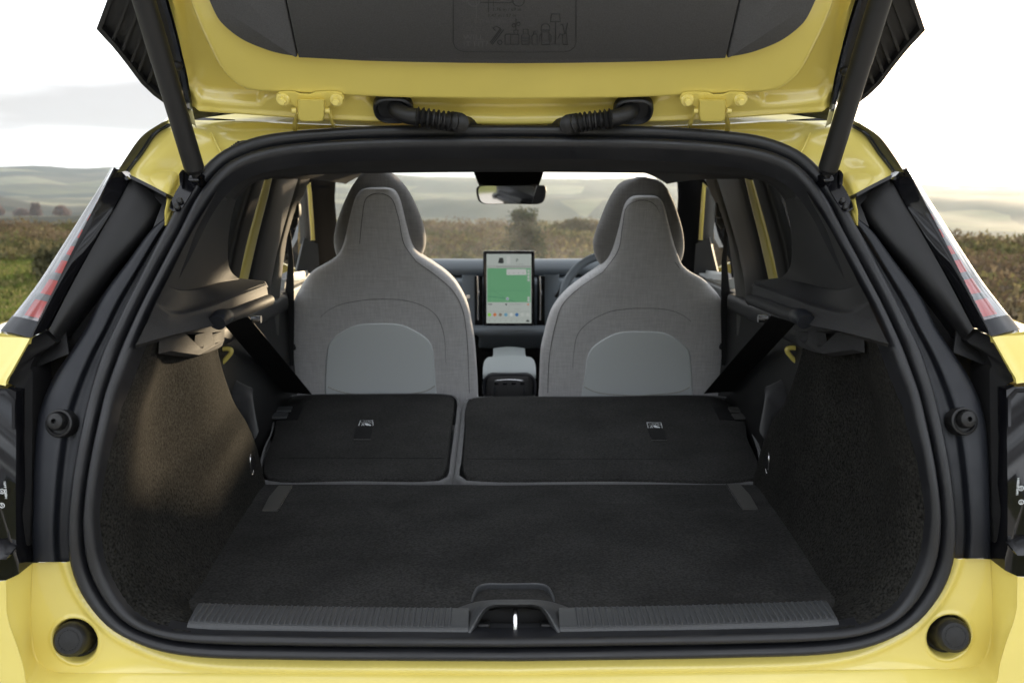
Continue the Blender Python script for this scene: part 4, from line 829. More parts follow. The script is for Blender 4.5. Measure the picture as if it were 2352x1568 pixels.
# lamp / ring in the wheel-arch lining
rc0 = at(571, 1063, .79); mb = MB().tube([rc0 + Vector((0.004, 0, 0.024)), rc0 + Vector((0.006, -0.008, 0.016)), rc0 + Vector((0.006, -0.010, -0.012)), rc0 + Vector((0.006, 0.0, -0.03)), rc0 + Vector((0.006, 0.014, -0.022))], 0.0022, 8, 20); pair('lashing_ring', mb, 'metal', car)
mb = MB().lathe([(0.0, 0.0), (0.017, 0.0), (0.016, 0.004), (0.0, 0.005)], rc0 + Vector((0.002, 0.004, -0.003)), (1, -0.5, 0), 20); pair('ring_cup', mb, 'black', lin[0], lin[1])
# load floor
fl = [atz(x, y, FZ) for x, y in ((430, 1392), (610, 1111), (1742, 1111), (1922, 1392))]
def fpt(u, v): a = fl[0] * (1 - v) + fl[1] * v; b = fl[3] * (1 - v) + fl[2] * v; return a * (1 - u) + b * u
v_seam = 0.80
for nm, v0, v1 in (('load_floor', -0.03, v_seam - 0.0012), ('floor_flap', v_seam + 0.0012, 1.0)):
    mb = MB(); g = [[fpt(u, v) for u in np.linspace(-0.02, 1.02, 40)] for v in np.linspace(v0, v1, 14)]
    for r_i, row in enumerate(g):
        for p in row: p.z += 0.0006 * math.sin(p.x * 9 + p.y * 6) - (0.0015 if r_i in (0, 13) else 0)
    mb.loft(g, 40, 1, smooth=False); mb.strip(g[0], [p - Vector((0, 0, 0.02)) for p in g[0]], (0, 0.004, 0))
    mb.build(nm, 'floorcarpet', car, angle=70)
mb = MB().box((0, 0.55, 0.50), (1.18, 0.86, 0.30)); mb.build('boot_tub', 'matte', car)
mb = MB().plate([atz(x, y, FZ + 0.003) for x, y in ((602, 1171), (637, 1171), (655, 1143), (672, 1114), (640, 1114), (618, 1140))], (), (0, 0, -0.004)); strp = pair('floor_strip', mb, 'strip', car)
mb = MB().tube([atz(637.5, 1171, FZ + .0035), atz(672, 1114, FZ + .0035)], 0.0008, 6, smooth=False); pair('strip_edge', mb, 'metal', strp[0], strp[1])
# scuff plate on the sill
zt = 0.705
xl, xr = 0.62, 0.62
P_near = [S(x, y, -0.02) for x, y in ((429, 1452), (560, 1458), (800, 1461), (1000, 1462), (1180, 1462))]
def sill(px, py, z): return atz(px, py, z)
topN = [(432, 1424), (700, 1435), (900, 1440), (1040, 1441)]; topF = [(456, 1384), (700, 1392), (900, 1395), (1040, 1396)]
def yy_of(L, x): return float(np.interp(x, [p[0] for p in L], [p[1] for p in L]))
secs = []
ZT = 0.702
fr_b = resample([Vector((p.x, p.y, p.z)) for p in px_s([(428, 1447), (560, 1453), (800, 1457), (1000, 1458), (1076, 1458.5)], -0.012)], 60)
fr_t = resample([atz(x, y, ZT) for x, y in ((433, 1427), (560, 1433), (800, 1438), (1000, 1440), (1076, 1440.5))], 60)
bk_t = resample([atz(x, y, ZT + .003) for x, y in ((457, 1384), (560, 1388), (800, 1393), (1000, 1395), (1076, 1395.5))], 60)
mb = MB().loft([fr_b, fr_b * 0.4 + fr_t * 0.6 + np.array([0, -0.002, 0.001]), fr_t + np.array([0, -0.001, 0]), fr_t + np.array([0, 0.006, 0.0022]), bk_t, bk_t + np.array([0, 0.004, -0.02])], 120, 4)
sill_o = mb.both().build('sill_plate', 'sill', car, weld=True, angle=60)
lp_ = px_s([(1070, 1458.4), (1125, 1459), (1180, 1459.2)], -0.012); lp_[-1].x = 0; lq_ = px_s([(1070, 1452.5), (1125, 1453), (1180, 1453)], -0.016); lq_[-1].x = 0
MB().loft([lp_, lq_, [p + Vector((0, 0.05, -0.006)) for p in lq_]], 12, 2).both().build('latch_lip', 'sill', sill_o, weld=True)
# ribs moulded into the sill plate
ribs = MB(); xN = np.arange(462, 1046, 13.6)
for x in xN:
    t = (x - 440) / 600; sl_ = 18 * (1 - t) + 2
    a_1 = atz(x - sl_, yy_of([(433, 1427), (560, 1433), (800, 1438), (1000, 1440), (1180, 1441)], x - sl_) - 5, ZT + 0.0032); b_1 = atz(x + 2, yy_of([(457, 1384), (560, 1388), (800, 1393), (1000, 1395), (1180, 1396)], x) + 1.5, ZT + 0.004)
    b_1.x = a_1.x
    pair('rib', MB().tube([a_1 + Vector((0, -0.002, -0.004)), a_1 + Vector((0, 0.003, -0.0004)), b_1], 0.0026, 6, smooth=False), 'sill', sill_o)
# latch housing in the middle of the sill
def lat(px, py, Y): return at(px, py, Y)
def mirx(P): return [Vector(p) for p in P] + [Vector((-p[0], p[1], p[2])) for p in P[::-1]]
hz0 = ZT
half = [(1030, 1441, .10), (1062, 1440, .095), (1078, 1436, .09), (1092, 1412, .085), (1105, 1396, .085), (1118, 1390, .085)]
def latch_curve(pts): return mirx([at(*q) for q in pts])
hood = MB()
c_in = latch_curve([(1086, 1454, .045), (1096, 1436, .055), (1108, 1414, .06), (1120, 1400, .062), (1136, 1393, .062), (1160, 1392, .062)])
c_lip = latch_curve([(1078, 1453, .030), (1089, 1432, .038), (1102, 1408, .042), (1114, 1394, .045), (1132, 1387, .047), (1160, 1386, .047)])
c_top = latch_curve([(1058, 1444, .05), (1074, 1424, .075), (1090, 1402, .10), (1106, 1388, .115), (1130, 1382, .12), (1160, 1381, .12)])
c_bk = latch_curve([(1020, 1437, .09), (1046, 1414, .12), (1072, 1392, .15), (1092, 1382, .165), (1125, 1377, .17), (1160, 1376, .17)])
c_out = latch_curve([(1000, 1438, .10), (1030, 1402, .165), (1062, 1390, .20), (1090, 1386, .215), (1125, 1383, .22), (1160, 1383, .22)])
hood.loft([c_in, c_lip, c_top, c_bk, c_out], 48, 5); hood.build('latch_hood', 'sill', sill_o, angle=75)
pk = latch_curve([(1090, 1456, .05), (1100, 1430, .085), (1112, 1404, .10), (1140, 1396, .10), (1160, 1396, .10)]); pk2 = latch_curve([(1106, 1452, .10), (1112, 1430, .105), (1120, 1408, .11), (1140, 1402, .11), (1160, 1402, .11)])
mb = MB().loft([c_in, pk], 48, 3); mb.plate(latch_curve([(1088, 1456, .10), (1096, 1404, .105), (1160, 1396, .105)]), (), (0, 0.006, 0)); mb.build('latch_recess', 'black', sill_o)
mb = MB().tube([at(1183.5, 1456, .045), at(1183.5, 1430, .05), at(1183.5, 1408, .058), at(1183.5, 1402, .072), at(1183.5, 1404, .095)], 0.0042, 14, 24); mb.build('latch_striker', 'metal', sill_o)
for x in (1110, 1256):
    MB().box(at(x, 1440, .065), (0.022, 0.02, 0.020), 0.004).build('latch_guide', 'black', sill_o)
# grip cup behind the latch
gc_o = latch_curve([(1080, 1384, .19), (1086, 1362, .215), (1096, 1346, .235), (1112, 1340, .245), (1160, 1339.5, .246)]); gc_i = latch_curve([(1086, 1384, .19), (1092, 1364, .215), (1101, 1349, .234), (1115, 1343.5, .243), (1160, 1343, .244)])
gc_w = [p + Vector((0, 0.006, -0.022)) for p in gc_i]; mb = MB().loft([[p + Vector((0, 0.004, -0.015)) for p in gc_o], gc_o, gc_i, gc_w], 50, 3); cup = mb.build('grip_cup', 'sill', car, angle=60)
mb = MB().plate(gc_w, (), (0, 0, -0.004)); mb.build('cup_floor', 'satin', cup)
for k, L in enumerate(([(1150, 1362), (1160, 1358), (1172, 1362), (1160, 1366), (1150, 1370), (1164, 1374)], [(1184, 1362), (1196, 1358), (1206, 1362), (1196, 1368), (1186, 1372), (1202, 1374)])):
    zc = gc_w[0].z + 0.003; MB().tube([atz(x, y, zc) for x, y in L], 0.0005, 5, smooth=False).build('moulded_symbol', 'emboss', cup)

# ------------------------------------------------------------------ folded rear seat backs
def slab(name, fo, co):
    fo3 = [SP(x, y, -0.006) for x, y in fo]; n = 70; A = resample(fo3, n, True, True); c = A.mean(0)
    rows = [A + (c - A) * 0.5 * np.array([0.02, 0.02, 0]) + np.array([0, 0, -0.012]) * 0 + np.array([0, 0, 0.0]), A + np.array([0, 0, -0.010]), (A - c) * np.array([1.012, 1.01, 1]) + c + np.array([0, 0, -0.035]), (A - c) * np.array([1.0, 1.0, 1]) + c + np.array([0, 0, -0.10])]
    inner = [SP(c[0], 0, 0)] if 0 else None
    mb = MB().loft([(A - c) * np.array([0.97, 0.96, 0.97]) + c + np.array([0, 0, 0.0015])] + rows, n, 3, smooth=False, closed_u=True); root = mb.build(name, 'darkfabric', car, angle=80)
    co3 = resample([SP(x, y, 0.0) for x, y in co], n, True, True); cc = co3.mean(0); P2 = MB()
    def ins(k, dz): return (co3 - cc) * np.array([1 - k, 1 - k, 1 - k]) + cc + np.array([0, 0, dz])
    P2.loft([ins(0, -0.010), ins(0.0, -0.001), ins(0.004, 0.0025), ins(0.012, 0.004), ins(0.3, 0.0045), ins(0.6, 0.0045), ins(0.98, 0.0045)], n, 2, smooth=False, smooth_v=False, closed_u=True, cap=True); P2.build('seat_back_carpet', 'seatcarpet', root, angle=40); return root
sbl = slab('rear_seat_back', [(600, 1108), (594, 1075), (603, 1030), (621, 990), (626, 955), (640, 925), (664, 908), (700, 905), (860, 903), (1030, 904), (1048, 908), (1056, 922), (1055, 950), (1049, 1000), (1041, 1060), (1034, 1100), (1022, 1109), (820, 1109), (640, 1109)],
           [(616, 1099), (605, 1085), (611, 1045), (629, 1000), (634, 962), (652, 933), (670, 915), (694, 910), (860, 908), (1024, 909), (1040, 914), (1043, 930), (1034, 1000), (1022, 1082), (1006, 1098), (820, 1100)])
sbr = slab('rear_seat_back', [(1060, 1109), (1045, 1102), (1049, 1060), (1055, 1000), (1061, 950), (1064, 922), (1071, 913), (1086, 911), (1360, 909), (1630, 907), (1674, 911), (1697, 929), (1708, 960), (1731, 985), (1740, 1005), (1752, 1040), (1755, 1075), (1744, 1106), (1725, 1109), (1400, 1110)],
           [(1072, 1097), (1064, 1084), (1067, 1000), (1072, 930), (1086, 916), (1360, 913), (1636, 912), (1668, 921), (1690, 945), (1711, 968), (1718, 1010), (1739, 1055), (1745, 1083), (1734, 1099), (1400, 1101)])
for root, x0, lab in ((sbl, 823, 0), (sbr, 1486, 1)):
    y0 = 964 if lab == 0 else 969
    fr_ = [SP(x, y, 0.0062) for x, y in ((x0 + 1, y0 + 13), (x0 + 5, y0 + 1), (x0 + 33, y0 + 1), (x0 + 34, y0 + 13))] if lab == 0 else [SP(x, y, 0.0062) for x, y in ((x0 + 3, y0 + 13), (x0, y0 + 1), (x0 + 32, y0 + 1), (x0 + 35, y0 + 13))]
    MB().tube(fr_, 0.0009, 5, smooth=False).build('tether_label', 'white', root)
    ey = Vector((0, 1, 0.1))
    words('TOP', 0.010, SP(x0 + 12, y0 + 4, 0.0062), (1, 0, 0), ey).build('label_print', 'white', root, smooth=False)
    words('TETHER', 0.0105, SP(x0 + 5, y0 + 7, 0.0062), (1, 0, 0), ey).build('label_print', 'white', root, smooth=False)
    MB().tube([SP(x0 + 8, y0 + 12.5, .0062), SP(x0 + 10, y0 + 8.5, .0062), SP(x0 + 13, y0 + 12.5, .0062)], 0.0012, 5, smooth=False).build('label_print', 'white', root)
    MB().plate([SP(x, y, .0062) for x, y in ((x0 + 14, y0 + 8.5), (x0 + 19, y0 + 8), (x0 + 30, y0 + 12), (x0 + 29, y0 + 13), (x0 + 18, y0 + 12.5))], (), (0, 0, 0.0006)).build('label_print', 'white', root)
    if lab == 0: q = [(818, 983), (855, 983), (851, 1009), (812, 1009)]
    else: q = [(1488, 987), (1522, 987), (1533, 1011), (1497, 1011)]
    MB().plate([SP(x, y, .0058) for x, y in q], (), (0, 0, 0.002)).build('tether_flap', 'matte', root)
    MB().tube([SP(q[3][0], q[3][1], .007), SP(q[2][0], q[2][1], .007)], 0.0015, 6, smooth=False).build('flap_edge', 'strip', root)
# latch recesses at the outer shoulders
for root, q, bars in ((sbl, [(632, 935), (700, 934), (684, 963), (617, 965)], [((630, 938), (672, 937), (668, 946), (622, 947)), ((622, 952), (662, 951), (658, 961), (616, 962))]),
                      (sbr, [(1638, 935), (1702, 936), (1718, 966), (1652, 963)], [((1672, 938), (1704, 938), (1710, 947), (1678, 947)), ((1680, 953), (1714, 953), (1720, 963), (1688, 963))])):
    MB().plate([SP(x, y, .0058) for x, y in q], (), (0, 0, 0.0012)).build('latch_recess', 'matte', root)
    for b in bars: MB().plate([SP(x, y, .010) for x, y in b], (), (0, 0, 0.006)).build('latch_bar', 'strip' if root is sbr else 'sill', root)
# seams in the lining
for root, a, b in ((sbl, (640, 1051), (1020, 1052)), (sbr, (1072, 1053), (1560, 1054))): MB().tube([SP(*a, .0048), SP(*b, .0048)], 0.0006, 5, smooth=False).build('carpet_seam', 'matte', root)
MB().box((0, 1.35, 0.56), (1.06, 0.75, 0.16), 0.03).build('rear_bench', 'darkfabric', car)

# ------------------------------------------------------------------ cabin
# rear belts running from the side trim to the folded seat backs
for L in ([(513, 744, .72), (580, 822, 1.15), (648, 900, 1.52)], [(570, 727, .72), (642, 815, 1.15), (716, 906, 1.55)]), :
    a_, b_ = [at(*q) for q in L[0]], [at(*q) for q in L[1]]
    mb = MB().strip([Vector(p) for p in resample(a_, 12)], [Vector(p) for p in resample(b_, 12)], (0.0, 0.002, 0.001)); pair('rear_seat_belt', mb, 'belt', car)
mb = MB().lathe([(0, -0.01), (0.009, -0.01), (0.009, 0.012), (0, 0.012)], at(588, 733, .78), (1, 0, 0), 12); pair('belt_bolt', mb, 'metal', car)

# front seats
def yr(py): return 1.70 - 0.20 * (902 - py) / 500.0
def rows_body(rows, dy, th, e=0.5, n=44, extra=0.0):
    out = []
    for py, xl_, xr_ in rows:
        Y = yr(py) + dy; A, B = at(xl_, py, Y + th * 0.5), at(xr_, py, Y + th * 0.5); c = (A + B) / 2; w = (B - A) / 2; ring_ = []
        for k in range(n):
            t = 2 * math.pi * k / n; cx = math.copysign(abs(math.cos(t)) ** e, math.cos(t)); sy = math.copysign(abs(math.sin(t)) ** e, math.sin(t))
            ring_.append(c + w * cx + Vector((0, th * 0.5 * sy, 0)))
        out.append(ring_)
    return out
def seat_loft(rows, dy, th, e=0.5, n=44, m=4):
    R_ = rows_body(rows, dy, th, e, n); C = [np.array([tuple(p) for p in r]) for r in R_]; mb = MB()
    top, bot = C[0], C[-1]; ct, cb = top.mean(0), bot.mean(0)
    C = [ct + (top - ct) * 0.55 + np.array([0, 0, 0.004])] + C + [cb + (bot - cb) * 0.6 + np.array([0, 0, -0.004])]
    A = np.array(C); Q = np.concatenate([[2 * A[0] - A[1]], A, [2 * A[-1] - A[-2]]]); rr = []
    for i in range(len(A) - 1):
        p0, p1, p2, p3 = Q[i:i + 4]
        for j in range(m): t = j / m; rr.append(0.5 * (2 * p1 + (p2 - p0) * t + (2 * p0 - 5 * p1 + 4 * p2 - p3) * t * t + (3 * p1 - p0 - 3 * p2 + p3) * t ** 3))
    rr.append(A[-1]); nr = len(rr); mb.v = [tuple(p) for p in np.concatenate(rr)]
    mb.f = [(i * n + j, i * n + (j + 1) % n, (i + 1) * n + (j + 1) % n, (i + 1) * n + j) for i in range(nr - 1) for j in range(n)] + [tuple(range(n)), tuple((nr - 1) * n + j for j in range(n))]
    return mb
def front_seat(rows, hrows, plate_, seam_, base_seams, rim):
    root = seat_loft(rows, 0.0, 0.13, 0.42).build('front_seat', 'fabric', car, angle=80)
    seat_loft(hrows, 0.035, 0.15, 0.62).build('headrest', 'darkfabric_h', root, angle=80)
    W_ = {py: (a, b) for py, a, b in rows}; ys = [r[0] for r in rows]
    def surf(px, py, off=0.0):
        a, b = np.interp(py, ys, [r[1] for r in rows]), np.interp(py, ys, [r[2] for r in rows]); u = np.clip(abs((px - (a + b) / 2) / ((b - a) / 2)), 0, 0.995)
        return at(px, py, yr(py) + 0.065 - 0.065 * (1 - u ** (2 / 0.42)) ** 0.21 - off)
    pl = resample([Vector((x, y, 0)) for x, y in plate_], 60, True, True); c = pl.mean(0); mb = MB(); rws = []
    for k, off in ((0.0, -0.003), (0.0, 0.003), (0.02, 0.0075), (0.06, 0.009), (0.4, 0.0105), (0.75, 0.011), (0.98, 0.011)): q = (pl - c) * (1 - k) + c; rws.append([surf(p[0], p[1], off) for p in q])
    mb.loft(rws, 60, 2, smooth=False, closed_u=True, cap=True); pn = mb.build('back_panel', 'vinyl', root, angle=70)
    MB().tube([surf(x, y, 0.0018) for x, y in seam_], 0.0011, 6, 80).build('seam', 'stitch', root)
    for s_ in base_seams: MB().tube([surf(x, y, 0.0018) for x, y in s_], 0.0011, 6, 60).build('seam', 'stitch', root)
    MB().tube([surf(x, y, 0.0112) for x, y in rim], 0.0012, 6, 40).build('pocket_stitching', 'palestitch', pn)
    return root, surf
M['darkfabric_h'] = weave('headrest_fabric', (0.2, 0.193, 0.188), 260, 0.15)
LR = [(433, 840, 902), (440, 828, 912), (460, 817, 922), (500, 806, 932), (540, 797, 942), (566, 789, 952), (582, 780, 966), (594, 766, 984), (606, 745, 1002), (620, 722, 1022), (640, 705, 1043), (662, 691, 1058), (685, 680, 1070), (710, 674, 1078), (740, 671, 1084), (777, 670, 1090), (840, 670, 1095), (902, 671, 1098), (985, 674, 1098)]
LH = [(389, 852, 884), (394, 842, 894), (402, 830, 906), (420, 816, 924), (440, 804, 939), (470, 790, 955), (497, 780, 966), (520, 773, 973), (545, 769, 978), (565, 770, 977), (585, 775, 970), (600, 788, 957)]
fsl, surfL = front_seat(LR, LH, [(752, 800), (757, 785), (768, 773), (795, 756), (820, 746), (858, 743), (912, 744), (930, 748), (956, 761), (982, 778), (993, 795), (997, 830), (1000, 870), (1001, 930), (980, 940), (875, 942), (768, 940), (751, 930)],
    [(718, 902), (719, 800), (724, 752), (742, 722), (775, 702), (830, 690), (878, 687), (930, 690), (975, 704), (1003, 726), (1019, 765), (1024, 830), (1028, 902)],
    [[(826, 560), (832, 500), (842, 455), (870, 444), (898, 455), (915, 500), (928, 560), (955, 600)], [(955, 600), (1000, 632), (1040, 668), (1062, 710), (1072, 770), (1078, 902)]], [(753, 888), (775, 897), (800, 903), (875, 906), (950, 903), (980, 897), (999, 886)])
RR_ = [(451, 1448, 1505), (462, 1436, 1517), (480, 1428, 1524), (520, 1419, 1534), (560, 1408, 1545), (585, 1398, 1554), (600, 1388, 1560), (610, 1377, 1567), (622, 1360, 1582), (638, 1337, 1610), (658, 1310, 1632), (682, 1286, 1651), (708, 1268, 1663), (737, 1257, 1667), (777, 1247, 1669), (811, 1241, 1668), (902, 1238, 1665), (985, 1238, 1664)]
RH = [(409, 1458, 1487), (413, 1440, 1506), (422, 1424, 1521), (440, 1409, 1534), (470, 1393, 1548), (507, 1378, 1560), (530, 1369, 1566), (556, 1363, 1569), (578, 1365, 1568), (598, 1372, 1562), (612, 1386, 1550)]
fsr, surfR = front_seat(RR_, RH, [(1338, 930), (1343, 860), (1352, 808), (1366, 792), (1395, 774), (1422, 763), (1470, 761), (1520, 763), (1540, 770), (1568, 788), (1582, 802), (1587, 830), (1587, 930), (1570, 940), (1460, 942), (1360, 940)],
    [(1315, 902), (1317, 820), (1328, 766), (1355, 738), (1400, 716), (1445, 709), (1480, 708), (1525, 710), (1565, 722), (1592, 745), (1606, 790), (1614, 902)],
    [[(1385, 625), (1420, 575), (1430, 520), (1440, 475), (1462, 462), (1490, 462), (1510, 478), (1525, 530), (1540, 585), (1562, 618)], [(1385, 625), (1330, 662), (1292, 700), (1275, 750), (1262, 820), (1258, 902)]], [(1342, 888), (1362, 898), (1390, 904), (1460, 908), (1530, 904), (1562, 899), (1584, 889)])
MB().box(at(1075, 681, 1.74), (0.012, 0.004, 0.012), 0.002).build('fabric_tab', 'sidefabric', fsl)
# seat cushions and bases, hidden ahead of the back rests
for xc, p in ((-0.37, fsl), (0.37, fsr)):
    MB().box((xc, 2.02, 0.62), (0.50, 0.52, 0.14), 0.05).build('seat_cushion', 'fabric', p)

# centre console armrest
mb = MB()
rw = []
for py, a, b, Y in ((818, 1132, 1208, 2.05), (820, 1122, 1219, 2.03), (827, 1114, 1226, 2.00), (840, 1110, 1230, 1.96), (856, 1109, 1231, 1.92)):
    A, B = at(a, py, Y), at(b, py, Y); rw.append([A + (B - A) * t + Vector((0, 0, 0.006 * math.sin(math.pi * t))) for t in np.linspace(0, 1, 15)])
Af = rw[-1]; rw.append([p + Vector((0, -0.004, -0.020)) for p in Af]); rw = [[p + Vector((0, 0.18, -0.0)) for p in rw[0]]] + rw
mb.loft(rw, 30, 4); cons = mb.build('armrest', 'armrest', car, angle=70)
A, B = at(1109, 866, 1.92), at(1231, 866, 1.92); cx_ = (A.x + B.x) / 2; wd = B.x - A.x
MB().box((cx_, 2.08, A.z - 0.12), (wd * 0.97, 0.36, 0.28), 0.03).build('console_body', 'black', cons)
MB().tube([at(1112, 905, 1.912), at(1113, 875, 1.912), at(1122, 864, 1.912), at(1170, 860, 1.910), at(1218, 864, 1.912), at(1227, 875, 1.912), at(1228, 905, 1.912)], 0.006, 10, 40).build('console_rim', 'satin', cons)
mb = MB().plate([at(x, y, 1.905) for x, y in ((1124, 886), (1126, 876), (1136, 870), (1170, 868), (1204, 870), (1214, 876), (1216, 886))], (), (0, 0.01, 0)); mb.build('switch_panel', 'gloss', cons)
for x in (1140, 1160, 1180, 1200): MB().box(at(x, 880, 1.902), (0.016, 0.006, 0.010), 0.002).build('window_switch', 'gloss', cons)
MB().tube([at(1133, 874, 1.902), at(1170, 871.5, 1.901), at(1207, 874, 1.902)], 0.0015, 6, 20).build('switch_trim', 'metal', cons)
mb = MB()
for x in (1136, 1204): mb.box(at(x, 896, 1.90), (0.006, 0.01, 0.03), 0.002)
mb.build('cup_holder', 'satin', cons)

# dashboard
def extr(name, prof, x0, x1, m, parent, n=24, curve=0.0):
    rows = [[Vector((x, y + curve * (x / 0.7) ** 2, z)) for y, z in prof] for x in np.linspace(x0, x1, n)]; return MB().loft(rows, max(20, len(prof) * 4), 1).build(name, m, parent, angle=70)
zt_ = at(1000, 597, 2.62).z
dash = extr('dashboard', [(2.95, zt_ - 0.06), (2.80, zt_ - 0.015), (2.68, zt_), (2.63, zt_ - 0.004), (2.595, zt_ - 0.022), (2.575, zt_ - 0.048), (2.585, zt_ - 0.062), (2.66, zt_ - 0.070)], -0.70, 0.70, 'dash', car, curve=0.05)
extr('dash_recess', [(2.60, zt_ - 0.05), (2.66, zt_ - 0.075), (2.66, zt_ - 0.10)], -0.70, 0.70, 'matte', dash)
extr('lower_dash', [(2.66, zt_ - 0.066), (2.56, zt_ - 0.072), (2.525, zt_ - 0.085), (2.515, zt_ - 0.14), (2.53, zt_ - 0.24), (2.60, zt_ - 0.30)], -0.70, 0.70, 'dash', dash, curve=0.05)
extr('knee_panel', [(2.60, zt_ - 0.25), (2.58, zt_ - 0.40), (2.75, zt_ - 0.7)], -0.70, 0.70, 'matte', dash)
for sgn in (-1, 1):                                                      # pods either side of the screen
    xs = (1062, 1092) if sgn < 0 else (1252, 1284)
    a, b = at(xs[0], 632, 2.50), at(xs[1], 632, 2.46)
    if sgn > 0: a, b = at(xs[0], 632, 2.46), at(xs[1], 632, 2.50)
    rows = []
    for py in (631, 634, 660, 700, 735, 752):
        A, B = at(xs[0], py, 2.49 if sgn < 0 else 2.45), at(xs[1], py, 2.45 if sgn < 0 else 2.49); rows.append([A + Vector((0, 0.05, 0)), A, A * 0.5 + B * 0.5 + Vector((0, -0.012, 0)), B, B + Vector((0, 0.06, 0))])
    MB().loft(rows, 20, 3).build('vent_pod', 'dash', dash)
    xv = 1099.5 if sgn < 0 else 1242.5; xo = 1094 if sgn < 0 else 1248
    MB().plate([at(x, y, 2.44) for x, y in ((xv - 9, 634), (xv + 9, 634), (xv + 9, 748), (xv - 9, 748))], (), (0, 0.004, 0)).build('vent_opening', 'matte', dash)
    MB().tube([at(xv - 2.5, 634, 2.41), at(xv - 1.5, 660, 2.408), at(xv - 1.5, 735, 2.408)], 0.0042, 10, 16).build('vent_blade', 'metal', dash)
    MB().box(at(xv, 672, 2.40), (0.006, 0.008, 0.016), 0.002).build('vent_tab', 'metal', dash)
rw = []
for py, Y, z0 in ((748, 2.40, 0), (757, 2.36, 0), (768, 2.36, 0), (778, 2.40, 0), (800, 2.50, 0)):
    A, B = at(1085 if py < 775 else 1100, py - 4, Y + 0.06), at(1262 if py < 775 else 1248, py - 4, Y + 0.06); C_ = at(1173, py, Y); rw.append([A + Vector((0, 0.06, 0.03)), A, at(1110, py - 1, Y + .01), C_, at(1238, py - 1, Y + .01), B, B + Vector((0, 0.06, 0.03))])
MB().loft(rw, 40, 4).build('dash_shelf', 'dash', dash)
# touch screen
ys_ = 2.30
def scp(px, py, o=0.0): return at(px, py, ys_ - o)
c = scp(1169, 663); wS, hS = (scp(1228.5, 663) - scp(1110, 663)).x, (scp(1169, 578) - scp(1169, 750)).z
MB().box((c.x, ys_ + 0.009, c.z), (wS, 0.018, hS), 0.007, seg=4).build('touchscreen', 'gloss', car); scr = bpy.context.scene.objects['touchscreen']
M['s_bg'] = glow('screen_pale', (0.40, 0.44, 0.41), 1.0); M['s_map'] = glow('screen_map_green', (0.125, 0.33, 0.17), 1.0); M['s_road'] = glow('screen_road', (0.06, 0.20, 0.12), 1.0)
M['s_dark'] = glow('screen_dark', (0.03, 0.035, 0.035), 1.0); M['s_card'] = glow('screen_card', (0.48, 0.50, 0.48), 1.0); M['s_grey'] = glow('screen_grey_bar', (0.30, 0.32, 0.30), 1.0)
def quad(name, x0, y0, x1, y1, m, o, r=0): MB().plate([scp(x, y, o) for x, y in ((x0, y0), (x1, y0), (x1, y1), (x0, y1))], (), (0, -0.0002, 0)).build(name, m, scr, smooth=False)
quad('display', 1117.5, 583.5, 1220.5, 742, 's_bg', 0.0006); quad('status_bar', 1118, 610, 1220, 615, 's_grey', 0.0010); quad('map', 1119, 616, 1219, 694, 's_map', 0.0010)
quad('map_card', 1163.5, 618, 1209, 631.5, 's_card', 0.0014); quad('tray_line', 1118, 715, 1220, 715.8, 's_grey', 0.0010); quad('tray_line', 1168, 696, 1168.5, 713, 's_grey', 0.0010); quad('bottom_bar', 1118, 730.5, 1220, 731, 's_grey', 0.0010)
def sdot(x, y, r, m, nm='screen_icon', o=0.0014, n=14): MB().plate([scp(x + r * math.cos(6.2832 * k / n), y + r * math.sin(6.2832 * k / n), o) for k in range(n)], (), (0, -0.0002, 0)).build(nm, m, scr, smooth=False)
for i, col in enumerate(((0.22, 0.55, 0.06), (0.55, 0.16, 0.05), (0.22, 0.18, 0.14), (0.12, 0.30, 0.42), (0.55, 0.58, 0.55), (0.03, 0.14, 0.34), (0.47, 0.5, 0.47), (0.47, 0.5, 0.47))):
    M['s_i%d' % i] = glow('screen_icon_%d' % i, col, 1.0); sdot(1124 + i * 12.6, 722.5, 3.9, 's_i%d' % i)
for x, y in ((1214, 622), (1214, 629), (1214, 636), (1214, 643), (1214, 684), (1214, 690)): sdot(x, y, 2.8, 's_card')
sdot(1165.5, 686, 3.6, 's_card'); sdot(1165.5, 686, 1.8, 's_i5', o=0.0018); sdot(1213, 699, 2, 's_i1'); sdot(1162.5, 699, 2, 's_dark')
for i in range(7): sdot(1124 + i * 12.6, 736.5, 1.5, 's_grey', 'tray_icon')
MB().plate([scp(x, y, .0014) for x, y in ((1208.5, 739), (1208.5, 736), (1212, 733.5), (1215.5, 736), (1215.5, 739))], (), (0, -.0002, 0)).build('tray_icon', 's_dark', scr, smooth=False)
for L in ([(1119.5, 680), (1140, 681.5), (1160, 685), (1176, 690), (1185, 693.5)], [(1129, 661), (1134, 668), (1148, 677), (1161, 684)], [(1119.5, 669), (1160, 666.5), (1190, 667), (1218, 668)]):
    a_ = [scp(x, y, .0013) for x, y in L]; b_ = [scp(x, y + (1.3 if len(L) > 4 else 0.6), .0013) for x, y in L]; MB().strip(a_, b_, (0, -.0001, 0)).build('map_road', 's_road', scr)
words('P', 0.0185, scp(1185, 602, .0014), (1, 0, 0), (0, 0, 1)).build('gear_letter', 's_dark', scr, smooth=False)
quad('screen_text', 1186, 606, 1203, 607.5, 's_grey', .0014); quad('screen_text', 1121, 700 - 2, 1130, 699.5, 's_dark', .0014); quad('screen_text', 1171, 698, 1198, 699.5, 's_grey', .0014); quad('screen_text', 1182, 709, 1196, 710, 's_grey', .0014); quad('screen_text', 1121, 611.5, 1139, 613.3, 's_bg', .0014)
quad('seat_icon', 1164, 588, 1172, 606, 's_card', .0012)
MB().plate([scp(x, y, .0014) for x, y in ((1144, 604), (1146, 596), (1147, 592), (1155, 592), (1157, 598), (1157, 603), (1155, 605))], (), (0, -.0002, 0)).build('car_picture', 's_dark', scr, smooth=False)
